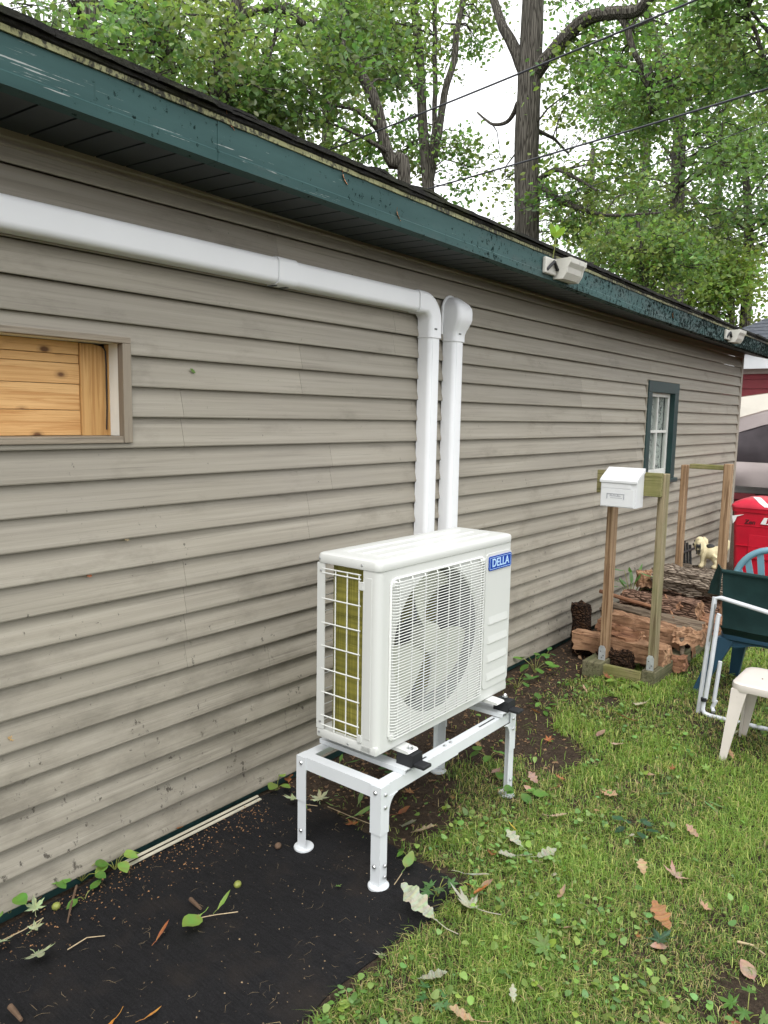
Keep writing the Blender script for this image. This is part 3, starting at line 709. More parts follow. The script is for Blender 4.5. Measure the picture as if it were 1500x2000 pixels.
# ------------------------------------------------------------------ white line covers on the wall
def cover_prof(w, d):   # rounded rectangular cover, w wide, d deep (points: across, outwards)
    r = 0.022; p = [(-w/2, 0.0), (-w/2, -(d-r))]
    for k in range(1, 6):
        a = math.pi/2*k/6; p.append((-w/2+r-r*math.cos(a), -(d-r)-r*math.sin(a)))
    p.append((-w/2+r, -d)); p.append((w/2-r, -d))
    for k in range(1, 6):
        a = math.pi/2*k/6; p.append((w/2-r+r*math.sin(a), -(d-r)-r*math.cos(a)))
    return p + [(w/2, -(d-r)), (w/2, 0.0)]
def vcover(mb, xc, z0, z1, w=0.092, d=0.072, yo=-0.015):
    return mb.prism([(xc+a, yo+b) for a, b in cover_prof(w, d)], 2, z0, z1)
def hcover(mb, zc, x0, x1, w=0.096, d=0.072, yo=-0.015):
    return mb.prism([(yo+b, zc+a) for a, b in cover_prof(w, d)], 0, x0, x1)
XA, XB, ZH = 3.135, 3.348, 2.146
lc_ = thing('line_cover', 'long white plastic line cover running along under the eave and down to the unit', 'pipe cover', (XA, 0, 1.0), 'white line covers')
obj('horizontal_run', hcover(MB(), ZH, -0.6, XA-0.075), 'pvc_white', lc_, True)
obj('coupling', hcover(MB(), ZH, 2.085, 2.185, 0.104, 0.077), 'pvc_white', lc_, True)
for q_ in (2.09, 2.15): obj('coupling_clip', MB().bev(q_, q_+0.015, -0.06, -0.02, ZH-0.056, ZH-0.0525, 0.001), 'motor_grey', lc_)
# elbow sweeping from horizontal to vertical
mb = MB(); pr = cover_prof(0.104, 0.078); n = 10; R = 0.085; k = len(pr); path = [((XA-0.14, ZH), 0.0)]
cx, cz = XA-R, ZH-R
for i in range(n+1):
    a = math.pi/2*i/n; path.append(((cx+R*math.sin(a), cz+R*math.cos(a)), a))
path.append(((XA, 1.985), math.pi/2))
for (px_, pz_), a in path:
    for s_, o_ in pr: mb.v.append((px_+s_*math.sin(a), -0.015+o_, pz_+s_*math.cos(a)))
for i in range(len(path)-1):
    for j in range(k): mb.f.append((i*k+j, i*k+(j+1) % k, (i+1)*k+(j+1) % k, (i+1)*k+j))
mb.f.append(tuple(range(k))); mb.f.append(tuple((len(path)-1)*k+j for j in range(k))[::-1])
obj('elbow', mb, 'pvc_white', lc_, True)
obj('vertical_run', vcover(MB(), XA, 0.42, 1.99), 'pvc_white', lc_, True)
obj('rib', MB().box(XA-0.026, XA-0.022, -0.0885, -0.086, 0.45, 1.98), 'pvc_white', lc_)
obj('elbow_clip', MB().bev(XA-0.02, XA+0.0, -0.0955, -0.092, 2.022, 2.03, 0.001), 'motor_grey', lc_)
l2 = thing('line_cover', 'shorter white plastic line cover with domed wall inlet, right of the long one', 'pipe cover', (XB, 0, 1.0), 'white line covers')
obj('vertical_run', vcover(MB(), XB, 0.42, 1.99), 'pvc_white', l2, True)
obj('rib', MB().box(XB-0.026, XB-0.022, -0.0885, -0.086, 0.45, 1.98), 'pvc_white', l2)
mb = MB(); path = []
for i in range(13):
    u = i/12; z = 1.985+0.22*u
    g1 = min(1, max(0, (u-0.12)/0.4)); g1 = g1*g1*(3-2*g1)
    wd = 0.104+0.030*g1 if u < 0.72 else 0.134*math.sqrt(max(0.02, 1-((u-0.72)/0.285)**2))
    dp = 0.078+0.034*g1 if u < 0.66 else 0.112*math.sqrt(max(0.02, 1-((u-0.66)/0.345)**2))
    path.append((z, max(0.05, wd), max(0.05, dp)))
for z, wd, dp in path:
    for s_, o_ in cover_prof(wd, dp): mb.v.append((XB+s_, -0.015+o_, z))
for i in range(len(path)-1):
    for j in range(k): mb.f.append((i*k+j, (i+1)*k+j, (i+1)*k+(j+1) % k, i*k+(j+1) % k))
mb.f.append(tuple(range(k))); mb.f.append(tuple((len(path)-1)*k+j for j in range(k))[::-1])
obj('wall_inlet_cap', mb, 'pvc_white', l2, True)
arc = [(XB-0.071, -0.025, 2.02)] + [(XB-0.071*math.cos(a), -0.025, 2.135+0.078*math.sin(a)) for a in [math.pi*k/12 for k in range(13)]] + [(XB+0.071, -0.025, 2.02)]
obj('cap_flange', MB().tube(arc, 0.007, 6), 'pvc_white', l2, True)
obj('cap_clip', MB().bev(XB-0.02, XB+0.0, -0.0965, -0.092, 2.018, 2.026, 0.001), 'motor_grey', l2)

# ------------------------------------------------------------------ heat pump outdoor unit
AX0, AX1, AY0, AY1, AZ0, AZ1 = 1.930, 2.815, -0.728, -0.448, 0.452, 1.124
ac = thing('outdoor_unit', 'white mini-split outdoor unit with round fan grille on a white metal stand', 'air conditioner', (2.37, -0.59, AZ0))
ZT = 1.090
def rrect(x0, x1, y0, y1, r, n=6):
    p = []
    for cx, cy, a0 in ((x1-r, y1-r, 0), (x0+r, y1-r, 90), (x0+r, y0+r, 180), (x1-r, y0+r, 270)):
        for k in range(n+1):
            a = math.radians(a0+90*k/n); p.append((cx+r*math.cos(a), cy+r*math.sin(a)))
    return p
top = MB(); rings = []
for off, z in ((0.002, ZT), (0.003, ZT+0.003), (0.003, AZ1-0.010), (0.000, AZ1-0.003), (-0.006, AZ1), (-0.03, AZ1+0.0005)):
    rings.append([(x, y, z) for x, y in rrect(AX0-off, AX1+off, AY0-off, AY1+off, 0.024)])
nr = len(rings[0])
for r in rings: top.v += r
for i in range(len(rings)-1):
    for j in range(nr): top.f.append((i*nr+j, i*nr+(j+1) % nr, (i+1)*nr+(j+1) % nr, (i+1)*nr+j))
top.f.append(tuple((len(rings)-1)*nr+j for j in range(nr))); top.f.append(tuple(range(nr))[::-1])
tp = obj('top_panel', top, 'ac_shell', ac, True)
for yc in (-0.645, -0.575, -0.508):
    mb = MB(); 
    for x, hh in ((AX0+0.07, 0.0), (AX0+0.09, 0.0035), (AX1-0.09, 0.0035), (AX1-0.07, 0.0)):
        for dy, q in ((-0.017, 0), (-0.012, 1), (0.012, 1), (0.017, 0)): mb.v.append((x, yc+dy, AZ1+0.0003+hh*q))
    for i in range(3):
        for j in range(3): mb.f.append((i*4+j, (i+1)*4+j, (i+1)*4+j+1, i*4+j+1))
    obj('raised_rib', mb, 'ac_shell', tp, False, True)
# front panel with fan opening
FC, FR = (2.287, 0.785), 0.268
PX0, PX1, PZ0, PZ1 = AX0+0.026, 2.602, AZ0+0.004, ZT-0.001
fp = MB(); n = 64
def onrect(a):
    c, s = math.cos(a), math.sin(a); t = 1e9
    if c > 1e-6: t = min(t, (PX1-FC[0])/c)
    if c < -1e-6: t = min(t, (PX0-FC[0])/c)
    if s > 1e-6: t = min(t, (PZ1-FC[1])/s)
    if s < -1e-6: t = min(t, (PZ0-FC[1])/s)
    return (FC[0]+c*t, FC[1]+s*t)
cor = [math.atan2(z-FC[1], x-FC[0]) % (2*math.pi) for x in (PX0, PX1) for z in (PZ0, PZ1)]
angs = sorted([2*math.pi*k/n for k in range(n)] + cor); n = len(angs)
for a in angs:
    q = onrect(a); c, s = math.cos(a), math.sin(a)
    fp.v += [(q[0], AY0, q[1]), (FC[0]+c*(FR+0.006), AY0, FC[1]+s*(FR+0.006)), (FC[0]+c*FR, AY0+0.008, FC[1]+s*FR), (FC[0]+c*(FR-0.006), AY0+0.095, FC[1]+s*(FR-0.006))]
for k in range(n):
    for j in range(2): fp.f.append((4*k+j, 4*((k+1) % n)+j, 4*((k+1) % n)+j+1, 4*k+j+1))
sh = MB(); sh.v = list(fp.v); sh.f = [(4*k+2, 4*((k+1) % n)+2, 4*((k+1) % n)+3, 4*k+3) for k in range(n)]
frp = obj('front_panel', fp, 'ac_shell', ac, True); obj('fan_shroud', sh, 'shroud_shade_grey', ac, True)
# rounded left front corner with its side return
cr = MB(); prof = [(PX0, AY0)]
for k in range(1, 7):
    a = math.pi/2*k/6; prof.append((PX0-0.026*math.sin(a), AY0+0.026-0.026*math.cos(a)))
prof += [(AX0, -0.660), (AX0+0.004, -0.656), (AX0+0.012, -0.656), (AX0+0.012, AY0+0.03), (PX0, AY0+0.006)]
cr.prism(prof, 2, AZ0+0.004, PZ1); obj('corner_panel', cr, 'ac_shell', ac, True)
obj('side_emboss', MB().bev(AX0-0.0015, AX0+0.003, -0.698, -0.672, AZ0+0.05, 1.065, 0.0012), 'ac_shell', ac)
# service panel at the right, badge pad and louvres
sv = MB(); prof = [(2.6025, AY0), (AX1-0.016, AY0)]
for k in range(1, 6):
    a = math.pi/2*k/5; prof.append((AX1-0.016+0.016*math.sin(a), AY0+0.016-0.016*math.cos(a)))
prof += [(AX1, AY1+0.02), (AX1-0.004, AY1+0.02), (AX1-0.004, AY0+0.02), (2.6025, AY0+0.006)]
svo = obj('service_panel', sv.prism(prof, 2, AZ0+0.004, PZ1), 'ac_shell', ac, True)
obj('badge_pad', MB().prism(rrect(2.606, 2.806, 0.50, 1.062, 0.018), 1, AY0-0.0035, AY0-0.0003), 'ac_shell', svo, True)
for zc in (0.770, 0.690, 0.612, 0.535):
    mb = MB()
    for dz, dy in ((0.030, 0.0), (0.002, -0.0032), (-0.002, -0.0034), (-0.005, 0.0)):
        for x, q in ((2.632, 0.2), (2.646, 1), (2.782, 1), (2.795, 0.2)): mb.v.append((x, AY0-0.0037+dy*q, zc+dz))
    for i in range(3):
        for j in range(3): mb.f.append((i*4+j, i*4+j+1, (i+1)*4+j+1, (i+1)*4+j))
    obj('louvre', mb, 'ac_shell', svo)
bd = obj('badge', MB().prism(rrect(2.622, 2.800, 0.992, 1.050, 0.009), 1, AY0-0.0075, AY0-0.0037), 'badge_blue', ac, True)
for (a, b, c, d) in ((2.627, 2.795, 1.0435, 1.0450), (2.627, 2.795, 0.9970, 0.9985), (2.627, 2.6285, 0.9990, 1.0430), (2.7935, 2.795, 0.9990, 1.0430)):
    obj('badge_line', MB().box(a, b, AY0-0.0082, AY0-0.0076, c, d), 'badge_light', bd)
def text(s_, size, name, mat, parent, M, extrude=0.0004, shear=0.0):
    cu = bpy.data.curves.new('t', 'FONT'); cu.body = s_; cu.size = size; cu.extrude = extrude; cu.offset = size*0.018; cu.align_x = 'CENTER'; cu.align_y = 'CENTER'; cu.shear = shear
    to = bpy.data.objects.new('t', cu); COL.objects.link(to)
    dg = bpy.context.evaluated_depsgraph_get(); me = bpy.data.meshes.new_from_object(to.evaluated_get(dg)); bpy.data.objects.remove(to)
    me.transform(M); me.materials.clear(); off = wloc(parent)
    for v in me.vertices: v.co -= off
    return link(name, me, mat, parent)
text('DELLA', 0.047, 'lettering', 'badge_light', bd, Matrix.Translation((2.7115, AY0-0.0080, 1.0205)) @ Matrix.Rotation(math.pi/2, 4, 'X'))
# base pan, rear posts, side guard, coil
obj('base_pan', MB().bev(AX0, AX1, AY0+0.002, AY1, AZ0-0.002, AZ0+0.030, 0.005), 'ac_shell', ac, True)
obj('rear_post', MB().prism([(AX0, AY1), (AX0, AY1-0.036), (AX0+0.003, AY1-0.036), (AX0+0.003, AY1-0.003), (AX0+0.03, AY1-0.003), (AX0+0.03, AY1)], 2, AZ0+0.0305, PZ1), 'ac_shell', ac)
obj('rear_post', MB().prism([(AX1, AY1), (AX1-0.2, AY1), (AX1-0.2, AY1-0.003), (AX1-0.003, AY1-0.003), (AX1-0.003, AY1-0.04), (AX1, AY1-0.04)], 2, AZ0+0.0305, PZ1), 'ac_shell', ac)
co = obj('coil', MB().prism([(1.950, -0.655), (1.976, -0.655), (1.976, -0.528), (1.990, -0.514), (2.59, -0.514), (2.59, -0.488), (1.985, -0.488), (1.962, -0.497), (1.950, -0.520)], 2, AZ0+0.031, PZ1), 'coil_gold', ac, True)
for k in range(6):
    obj('fin_band', MB().box(1.9485, 1.9499, -0.653, -0.522, AZ0+0.06+k*0.1, AZ0+0.062+k*0.1), 'coil_gold', co)
gd = obj('side_guard', MB().tube([(AX0+0.004, -0.640, AZ0+0.02), (AX0+0.002, -0.640, 1.068)], 0.0026, 6), 'ac_wire', ac, True)
for y in (-0.586, -0.532): obj('guard_wire', MB().tube([(AX0+0.003, y, AZ0+0.02), (AX0+0.003, y, 1.072)], 0.0026, 6), 'ac_wire', gd, True)
for z in (1.070, 1.055, 0.963, 0.876, 0.792, 0.708, 0.622, 0.535, 0.500): obj('guard_wire', MB().tube([(AX0+0.001, -0.648, z), (AX0+0.001, -0.470, z)], 0.0026, 6), 'ac_wire', gd, True)
for z in np.arange(0.50, 1.09, 0.058): obj('rear_wire', MB().tube([(AX0+0.02, AY1-0.002, z), (2.62, AY1-0.002, z)], 0.002, 5), 'ac_wire', gd, True)
for xx in (2.08, 2.23, 2.38, 2.53): obj('rear_wire', MB().tube([(xx, AY1, AZ0+0.03), (xx, AY1, PZ1)], 0.002, 5), 'ac_wire', gd, True)
obj('guard_clip', MB().bev(AX0-0.006, AX0+0.002, -0.662, -0.645, 1.020, 1.048, 0.001).bev(AX0-0.006, AX0+0.002, -0.662, -0.645, 0.485, 0.51, 0.001), 'ac_shell', gd)
for (x, y, z) in ((AX0-0.003, -0.462, 1.105), (AX0-0.003, -0.655, 1.105), (AX0-0.0005, -0.466, 1.062), (AX0-0.0005, -0.466, 0.51), (AX0-0.0005, -0.462, 0.47), (AX0-0.0005, -0.60, 0.462)):
    obj('screw', MB().lathe([(0.0045, 0), (0.0045, -0.0012), (0.002, -0.0025)], (x, y, z), 10, 0), 'steel_bolt', ac)
# partition inside, motor bracket and fan
obj('partition', MB().box(2.596, 2.600, AY0+0.008, -0.47, AZ0+0.031, PZ1), 'motor_grey', ac)
obj('motor', MB().lathe([(0.055, -0.585), (0.055, -0.655), (0.03, -0.662)], (FC[0], 0, FC[1]), 20, 1), 'motor_grey', ac, True)
obj('motor_bracket', MB().box(FC[0]-0.06, FC[0]-0.04, -0.585, -0.575, AZ0+0.03, PZ1).box(FC[0]+0.04, FC[0]+0.06, -0.585, -0.575, AZ0+0.03, PZ1), 'motor_grey', ac)
fan = obj('fan', MB().lathe([(0.06, -0.642), (0.062, -0.665), (0.055, -0.700), (0.03, -0.708)], (FC[0], 0, FC[1]), 24, 1), 'fan_blade', ac, True)
for b in range(3):
    mb = MB(); nrad, nang = 7, 9; a0 = math.radians(100+120*b)
    for i in range(nrad+1):
        r = 0.055+0.20*i/nrad; sw_ = math.radians(34+14*(i/nrad)); sk = math.radians(-22*(i/nrad)**1.5)
        for j in range(nang+1):
            a = a0+sk+sw_*(j/nang-0.5)*1.5; y = -0.640-0.045*(j/nang)-0.012*math.sin(math.pi*j/nang)
            mb.v.append((FC[0]+r*math.cos(a), y, FC[1]+r*math.sin(a)))
    q = nang+1; nb = len(mb.v); mb.v += [(x, y+0.004, z) for x, y, z in mb.v]
    for i in range(nrad):
        for j in range(nang):
            mb.f.append((i*q+j, i*q+j+1, (i+1)*q+j+1, (i+1)*q+j)); mb.f.append((nb+i*q+j, nb+(i+1)*q+j, nb+(i+1)*q+j+1, nb+i*q+j+1))
    bl = obj('blade', mb, 'fan_blade', fan, True)
# wire grille over the fan
GX0, GX1, GZ0, GZ1 = 1.992, 2.590, 0.486, 1.056
gr = obj('fan_grille', MB().tube([(GX0, AY0-0.003, GZ0+0.02), (GX0, AY0-0.003, GZ1-0.02), (GX0+0.006, AY0-0.003, GZ1-0.006), (GX0+0.02, AY0-0.003, GZ1), (GX1-0.02, AY0-0.003, GZ1), (GX1-0.006, AY0-0.003, GZ1-0.006), (GX1, AY0-0.003, GZ1-0.02), (GX1, AY0-0.003, GZ0+0.02), (GX1-0.006, AY0-0.003, GZ0+0.006), (GX1-0.02, AY0-0.003, GZ0), (GX0+0.02, AY0-0.003, GZ0), (GX0+0.006, AY0-0.003, GZ0+0.006), (GX0, AY0-0.003, GZ0+0.02)], 0.0045, 6, False), 'ac_wire', ac, True)
wm = MB(); L_ = GX1-GX0-0.012; pts = [(0, 0.014, 0), (0.002, 0.006, 0), (0.009, 0.0, 0), (0.02, -0.002, 0), (L_/2, -0.003, 0), (L_-0.02, -0.002, 0), (L_-0.009, 0, 0), (L_-0.002, 0.006, 0), (L_, 0.014, 0)]
wme = wm.tube(pts, 0.0017, 6).mesh('grille_wire', smooth=True); go = wloc(gr)
nz = 54
for k in range(nz):
    z = GZ0+0.010+(GZ1-GZ0-0.020)*k/(nz-1)
    link('grille_wire', wme, 'ac_wire', gr, Vector((GX0+0.006, AY0-0.015, z))-go)
vm = MB().tube([(0, 0.006, 0), (0, 0.0005, 0.01), (0, 0.0, GZ1-GZ0-0.016), (0, 0.006, GZ1-GZ0-0.006)], 0.0024, 6).mesh('grille_upright', smooth=True)
for k in range(8):
    link('grille_upright', vm, 'ac_wire', gr, Vector((GX0+0.036+k*0.0752, AY0-0.0135, GZ0+0.003))-go)
for (x, z) in ((GX0+0.014, GZ0+0.016), (GX0+0.014, GZ1-0.016), (GX1-0.014, GZ0+0.016), (GX1-0.014, GZ1-0.016)):
    obj('grille_corner', MB().bev(x-0.011, x+0.011, AY0-0.012, AY0-0.0005, z-0.011, z+0.011, 0.003), 'ac_shell', gr)
for x in (2.070, 2.675):
    mb = MB().prism([(AY0-0.048, 0.436), (AY0-0.055, 0.440), (AY0-0.050, 0.446), (AY0+0.0, 0.4495), (AY1+0.03, 0.4495), (AY1+0.04, 0.440), (AY1+0.035, 0.436)], 0, x-0.028, x+0.028); obj('foot_rail', mb, 'ac_shell', ac)

# ------------------------------------------------------------------ stand
st = thing('metal_stand', 'white bolted metal stand with four legs under the outdoor unit', 'stand', (2.34, -0.585, 0.0))
SX0, SX1, SY0, SY1, SZ = 1.886, 2.800, -0.787, -0.392, 0.376
LG = 0.046; T = 0.003
for ix, iy in ((0, 0), (1, 0), (0, 1), (1, 1)):
    x = (SX0, SX1)[ix]; y = (SY0, SY1)[iy]; sx = 1-2*ix; sy = 1-2*iy
    foot = gz(x, y)
    L = lambda o, l: [(x+sx*o, y+sy*o), (x+sx*l, y+sy*o), (x+sx*l, y+sy*(o+T)), (x+sx*(o+T), y+sy*(o+T)), (x+sx*(o+T), y+sy*l), (x+sx*o, y+sy*l)]
    lg = obj('leg', MB().prism(L(0, LG), 2, 0.205, SZ-0.001), 'stand_white', st)
    obj('leg_extension', MB().prism(L(T+0.0005, LG-0.003), 2, foot+0.004, 0.26), 'stand_white', lg)
    obj('foot_plate', MB().lathe([(0.037, foot-0.004), (0.037, foot+0.004), (0.034, foot+0.007), (0.005, foot+0.008)], (x+sx*0.02, y+sy*0.02, 0), 24), 'stand_white', lg, True)
    for z in (0.345, 0.30, foot+0.075, foot+0.035):
        obj('bolt', MB().lathe([(0.0075, 0.0), (0.0075, -sy*0.002), (0.005, -sy*0.005), (0.002, -sy*0.006)], (x+sx*(0.024 if z > 0.2 else 0.028), y, z), 10, 1), 'steel_bolt', lg)
    for z in (0.352, 0.075+foot):
        obj('bolt', MB().lathe([(0.0075, 0.0), (0.0075, -sx*0.002), (0.005, -sx*0.005), (0.002, -sx*0.006)], (x, y+sy*0.024, z), 10, 0), 'steel_bolt', lg)
    # curved gusset below the long beam
    gp_ = [(x+sx*LG, SZ-0.046), (x+sx*(LG+0.048), SZ-0.046)] + [(x+sx*(LG+0.048-0.048*math.sin(a)), SZ-0.046-0.062+0.062*math.cos(a)) for a in [math.pi/2*k/6 for k in range(1, 7)]]
    obj('gusset', MB().prism(gp_, 1, y+sy*0.0005, y+sy*0.0033), 'stand_white', lg)
def chan(p0, p1, along, name):
    return None
for y, sy in ((SY0, 1), (SY1, -1)):
    # front and rear beams: channel with slots on top, in two sleeved lengths
    for a, b, o in ((SX0+0.0035, 2.36, 0.0), (2.28, SX1-0.0035, 0.003)):
        yy = [y+sy*(0.0038+o), y+sy*(0.0068+o)]
        mb = MB().box(a, b, min(yy), max(yy), SZ-0.046+o, SZ-o-0.0035).box(a, b, min(y+sy*(0.0038+o), y+sy*0.046), max(y+sy*(0.0038+o), y+sy*0.046), SZ-o-0.0032, SZ-o)
        bmo = obj('long_beam', mb, 'stand_white', st)
        c = (a+b)/2
        obj('slot', MB().box(c-0.045+(0.05 if o else -0.02), c+0.075+(0.05 if o else -0.02), y+sy*0.026-0.0035, y+sy*0.026+0.0035, SZ-o+0.0004, SZ-o+0.0008), 'dark_plastic', bmo)
    for x in (2.30, 2.34): obj('bolt', MB().lathe([(0.007, 0), (0.007, 0.003), (0.003, 0.005)], (x, y+sy*0.026, SZ), 10), 'steel_bolt', st)
for x, sx in ((SX0, 1), (SX1, -1)):
    xx = sorted((x+sx*0.0038, x+sx*0.0068)); x2 = sorted((x+sx*0.0038, x+sx*0.046))
    obj('side_beam', MB().box(xx[0], xx[1], SY0+0.0035, SY1-0.0035, SZ-0.046, SZ-0.0035).box(x2[0], x2[1], SY0+0.0465, SY1-0.0465, SZ-0.0032, SZ), 'stand_white', st)
for x in (2.036, 2.700):
    cr_ = obj('cross_rail', MB().prism([(x-0.024, SZ+0.001), (x-0.024, SZ+0.018), (x+0.024, SZ+0.018), (x+0.024, SZ+0.001), (x+0.021, SZ+0.001), (x+0.021, SZ+0.015), (x-0.021, SZ+0.015), (x-0.021, SZ+0.001)], 1, SY0-0.004, SY1+0.004), 'stand_white', st)
    for y in (-0.765, -0.425):
        s = -1 if y < -0.6 else 1
        xx = x+0.036
        # trapezoid rubber mount with a flat tab
        p = obj('rubber_mount', MB().prism([(xx-0.033, SZ+0.0185), (xx+0.033, SZ+0.0185), (xx+0.028, SZ+0.060), (xx-0.028, SZ+0.060)], 1, y-0.034, y+0.034).bev(xx-0.024, xx+0.024, y+s*0.055-0.024, y+s*0.055+0.022, SZ+0.0190, SZ+0.031, 0.003), 'rubber_black', st)
        obj('mount_bolt', MB().lathe([(0.012, SZ+0.0705), (0.012, SZ+0.0725), (0.008, SZ+0.0726), (0.008, SZ+0.079), (0.003, SZ+0.085)], (xx, y-0.002, 0), 8), 'steel_bolt', p)

# ------------------------------------------------------------------ firewood rack with mailbox
rk = thing('firewood_rack', 'weathered wooden firewood rack with two post frames beside the garage wall', 'rack', (5.4, -0.57, 0))
def post(x, y0, y1, z0, z1, mat, lean=0.0):
    mb = MB().bev(x-0.044, x+0.044, y0, y1, z0, z1, 0.004)
    mb.v = [(a+lean*(c-z0), b, c) for a, b, c in mb.v]
    return obj('post', mb, mat, rk)
p1 = post(4.575, -0.470, -0.432, 0.105, 1.296, 'treated_post_brown'); p2 = post(4.575, -0.775, -0.737, 0.105, 1.292, 'treated_post')
p3 = post(6.215, -0.385, -0.347, 0.06, 1.262, 'treated_post_brown'); p4 = post(6.215, -0.716, -0.664, 0.06, 1.285, 'treated_post_brown')
obj('top_board', MB().bev(4.494, 4.530, -0.766, -0.372, 1.158, 1.298, 0.004), 'treated_board', rk)
obj('top_board', MB().bev(6.165, 6.253, -0.663, -0.386, 1.232, 1.268, 0.004), 'treated_board', rk)
obj('end_sill', MB().bev(4.49, 4.525, -0.715, -0.36, 0.0, 0.085, 0.005), 'treated_board', rk)
obj('rail', MB().bev(4.44, 6.30, -0.48, -0.36, 0.0, 0.10, 0.005), 'treated_rail', rk).location.z += 0.0
rk.children[-1].data.transform(Matrix.Translation((0.09, 0, 0)))
obj('rail', MB().bev(4.50, 6.30, -0.80, -0.716, 0.0, 0.10, 0.005), 'treated_rail', rk)
for y, z in ((-0.451, 0.10), (-0.756, 0.10)):
    hx = [(y-0.022, z), (y+0.022, z), (y+0.022, z+0.075), (y+0.012, z+0.092), (y-0.012, z+0.092), (y-0.022, z+0.075)]
    b = obj('bracket', MB().prism(hx, 0, 4.5265, 4.5285), 'galvanised', rk)
    for dy, dz in ((-0.009, 0.03), (0.009, 0.055), (0.0, 0.015)):
        obj('nail_head', MB().lathe([(0.004, 0), (0.004, -0.0015), (0.002, -0.002)], (4.5264, y+dy, z+dz), 8, 0), 'motor_grey', b)
# mailbox
mbx = thing('mailbox', 'white lidded mailbox hanging on the near rack board', 'mailbox', (4.43, -0.52, 1.09))
MX0, MX1, MY0, MY1 = 4.372, 4.4935, -0.665, -0.452
obj('body', MB().prism([(MX0, 1.092), (MX1, 1.092), (MX1, 1.296), (MX0, 1.243)], 1, MY0, MY1), 'mailbox_white', mbx)
ld = obj('lid', MB().prism([(MX0-0.008, 1.237), (MX0-0.008, 1.250), (MX0+0.02, 1.270), (MX1, 1.3215), (MX1, 1.297), (MX0-0.001, 1.2435), (MX0-0.001, 1.237)], 1, MY0-0.006, MY1+0.006), 'mailbox_white', mbx)
obj('front_panel', MB().bev(MX0-0.004, MX0-0.0003, MY0+0.012, MY1-0.004, 1.096, 1.200, 0.0012), 'mailbox_white', mbx)
obj('upper_band', MB().bev(MX0-0.003, MX0-0.0003, MY0+0.030, MY1-0.004, 1.203, 1.2325, 0.001), 'mailbox_white', mbx)
nf = obj('name_frame', MB().box(MX0-0.0065, MX0-0.0043, -0.598, -0.594, 1.140, 1.172).box(MX0-0.0065, MX0-0.0043, -0.496, -0.492, 1.140, 1.172).box(MX0-0.006, MX0-0.0043, -0.593, -0.497, 1.1695, 1.172), 'mailbox_mark', mbx)
RX = Matrix.Rotation(-math.pi/2, 4, 'Z') @ Matrix.Rotation(math.pi/2, 4, 'X')
for k in range(9):
    obj('print_stroke', MB().box(MX0-0.0050, MX0-0.0043, -0.575+k*0.0075, -0.571+k*0.0075, 1.155, 1.161+0.003*(k % 3)), 'mailbox_mark', nf)
for k in range(12):
    obj('print_stroke', MB().box(MX0-0.0050, MX0-0.0043, -0.585+k*0.006, -0.582+k*0.006, 1.145, 1.149), 'mailbox_mark', nf)
# ------------------------------------------------------------------ firewood
def log(label, x, y0, y1, z0, z1, shape, mat, r=(0.08, 0.07), cap=None, seed=0, rough=0.020):
    """one piece of firewood lying roughly square to the wall from (x,y0,z0) to (x,y1,z1); shape: list of (angle, radius factor)"""
    R_ = random.Random(seed); o = thing('firewood_log', label, 'log', (x, (y0+y1)/2, (z0+z1)/2), 'firewood on the rack')
    n = 26; m = len(shape); mb = MB(); a = Vector((x, y0, z0)); b = Vector((x+R_.uniform(-0.09, 0.09), y1, z1)); d = (b-a).normalized()
    s = d.cross(Vector((0, 0, 1))).normalized(); u = s.cross(d)
    sub = []
    for k in range(m):
        (a0, f0), (a1, f1) = shape[k], shape[(k+1) % m]
        p0 = (math.cos(math.radians(a0))*f0, math.sin(math.radians(a0))*f0); p1_ = (math.cos(math.radians(a1))*f1, math.sin(math.radians(a1))*f1)
        for q in range(4): sub.append((p0[0]+(p1_[0]-p0[0])*q/4, p0[1]+(p1_[1]-p0[1])*q/4))
    M_ = len(sub)
    for i in range(n+1):
        t = i/n; c = a.lerp(b, t); ee = 0.97 if i in (0, n) else 1.0
        for p, q in sub:
            nn_ = 1+1.4*rough/0.1*fbm(p*2.5+seed, q*2.5, t*3.2)+0.6*rough/0.1*fbm(p*7+seed, q*7, t*9)
            ex_ = 0.018*fbm(p*3, q*3, seed+i) if i in (0, n) else 0
            mb.v.append(tuple(c+s*(p*r[0]*nn_*ee)+u*(q*r[1]*nn_*ee)+d*ex_))
    for i in range(n):
        for j in range(M_): mb.f.append((i*M_+j, i*M_+(j+1) % M_, (i+1)*M_+(j+1) % M_, (i+1)*M_+j))
    obj('wood', mb, mat, o, True)
    for i, nm in ((0, 'sawn_end'), (n, 'sawn_end')):
        e = MB(); c = sum((Vector(mb.v[i*M_+j]) for j in range(M_)), Vector())/M_; sg = -1 if i == 0 else 1
        e.v = [tuple(Vector(mb.v[i*M_+j])+d*0.0015*sg) for j in range(M_)]+[tuple(c+d*0.003*sg)]+[tuple(Vector(mb.v[i*M_+j])-d*0.004*sg) for j in range(M_)]
        e.f = [(j, (j+1) % M_, M_) for j in range(M_)]+[(j, (j+1) % M_, M_+1+(j+1) % M_, M_+1+j) for j in range(M_)]
        obj(nm, e, cap or 'split_wood', o)
    return o
ROUND = [(k*45, 1.0) for k in range(8)]
WEDGE = [(200, 1.15), (-20, 1.15), (35, 1.05), (80, 0.85), (130, 1.0), (165, 1.1)]
QUART = [(225, 1.2), (-45, 1.2), (45, 1.15), (90, 1.0), (135, 1.15)]
TRI = [(210, 1.25), (-30, 1.25), (60, 0.9), (100, 0.95)]
log('small dark split piece wedged above the lowest log', 4.84, -0.30, -0.62, 0.235, 0.225, TRI, 'split_wood_dark', (0.05, 0.045), 'split_wood', 31, 0.03)
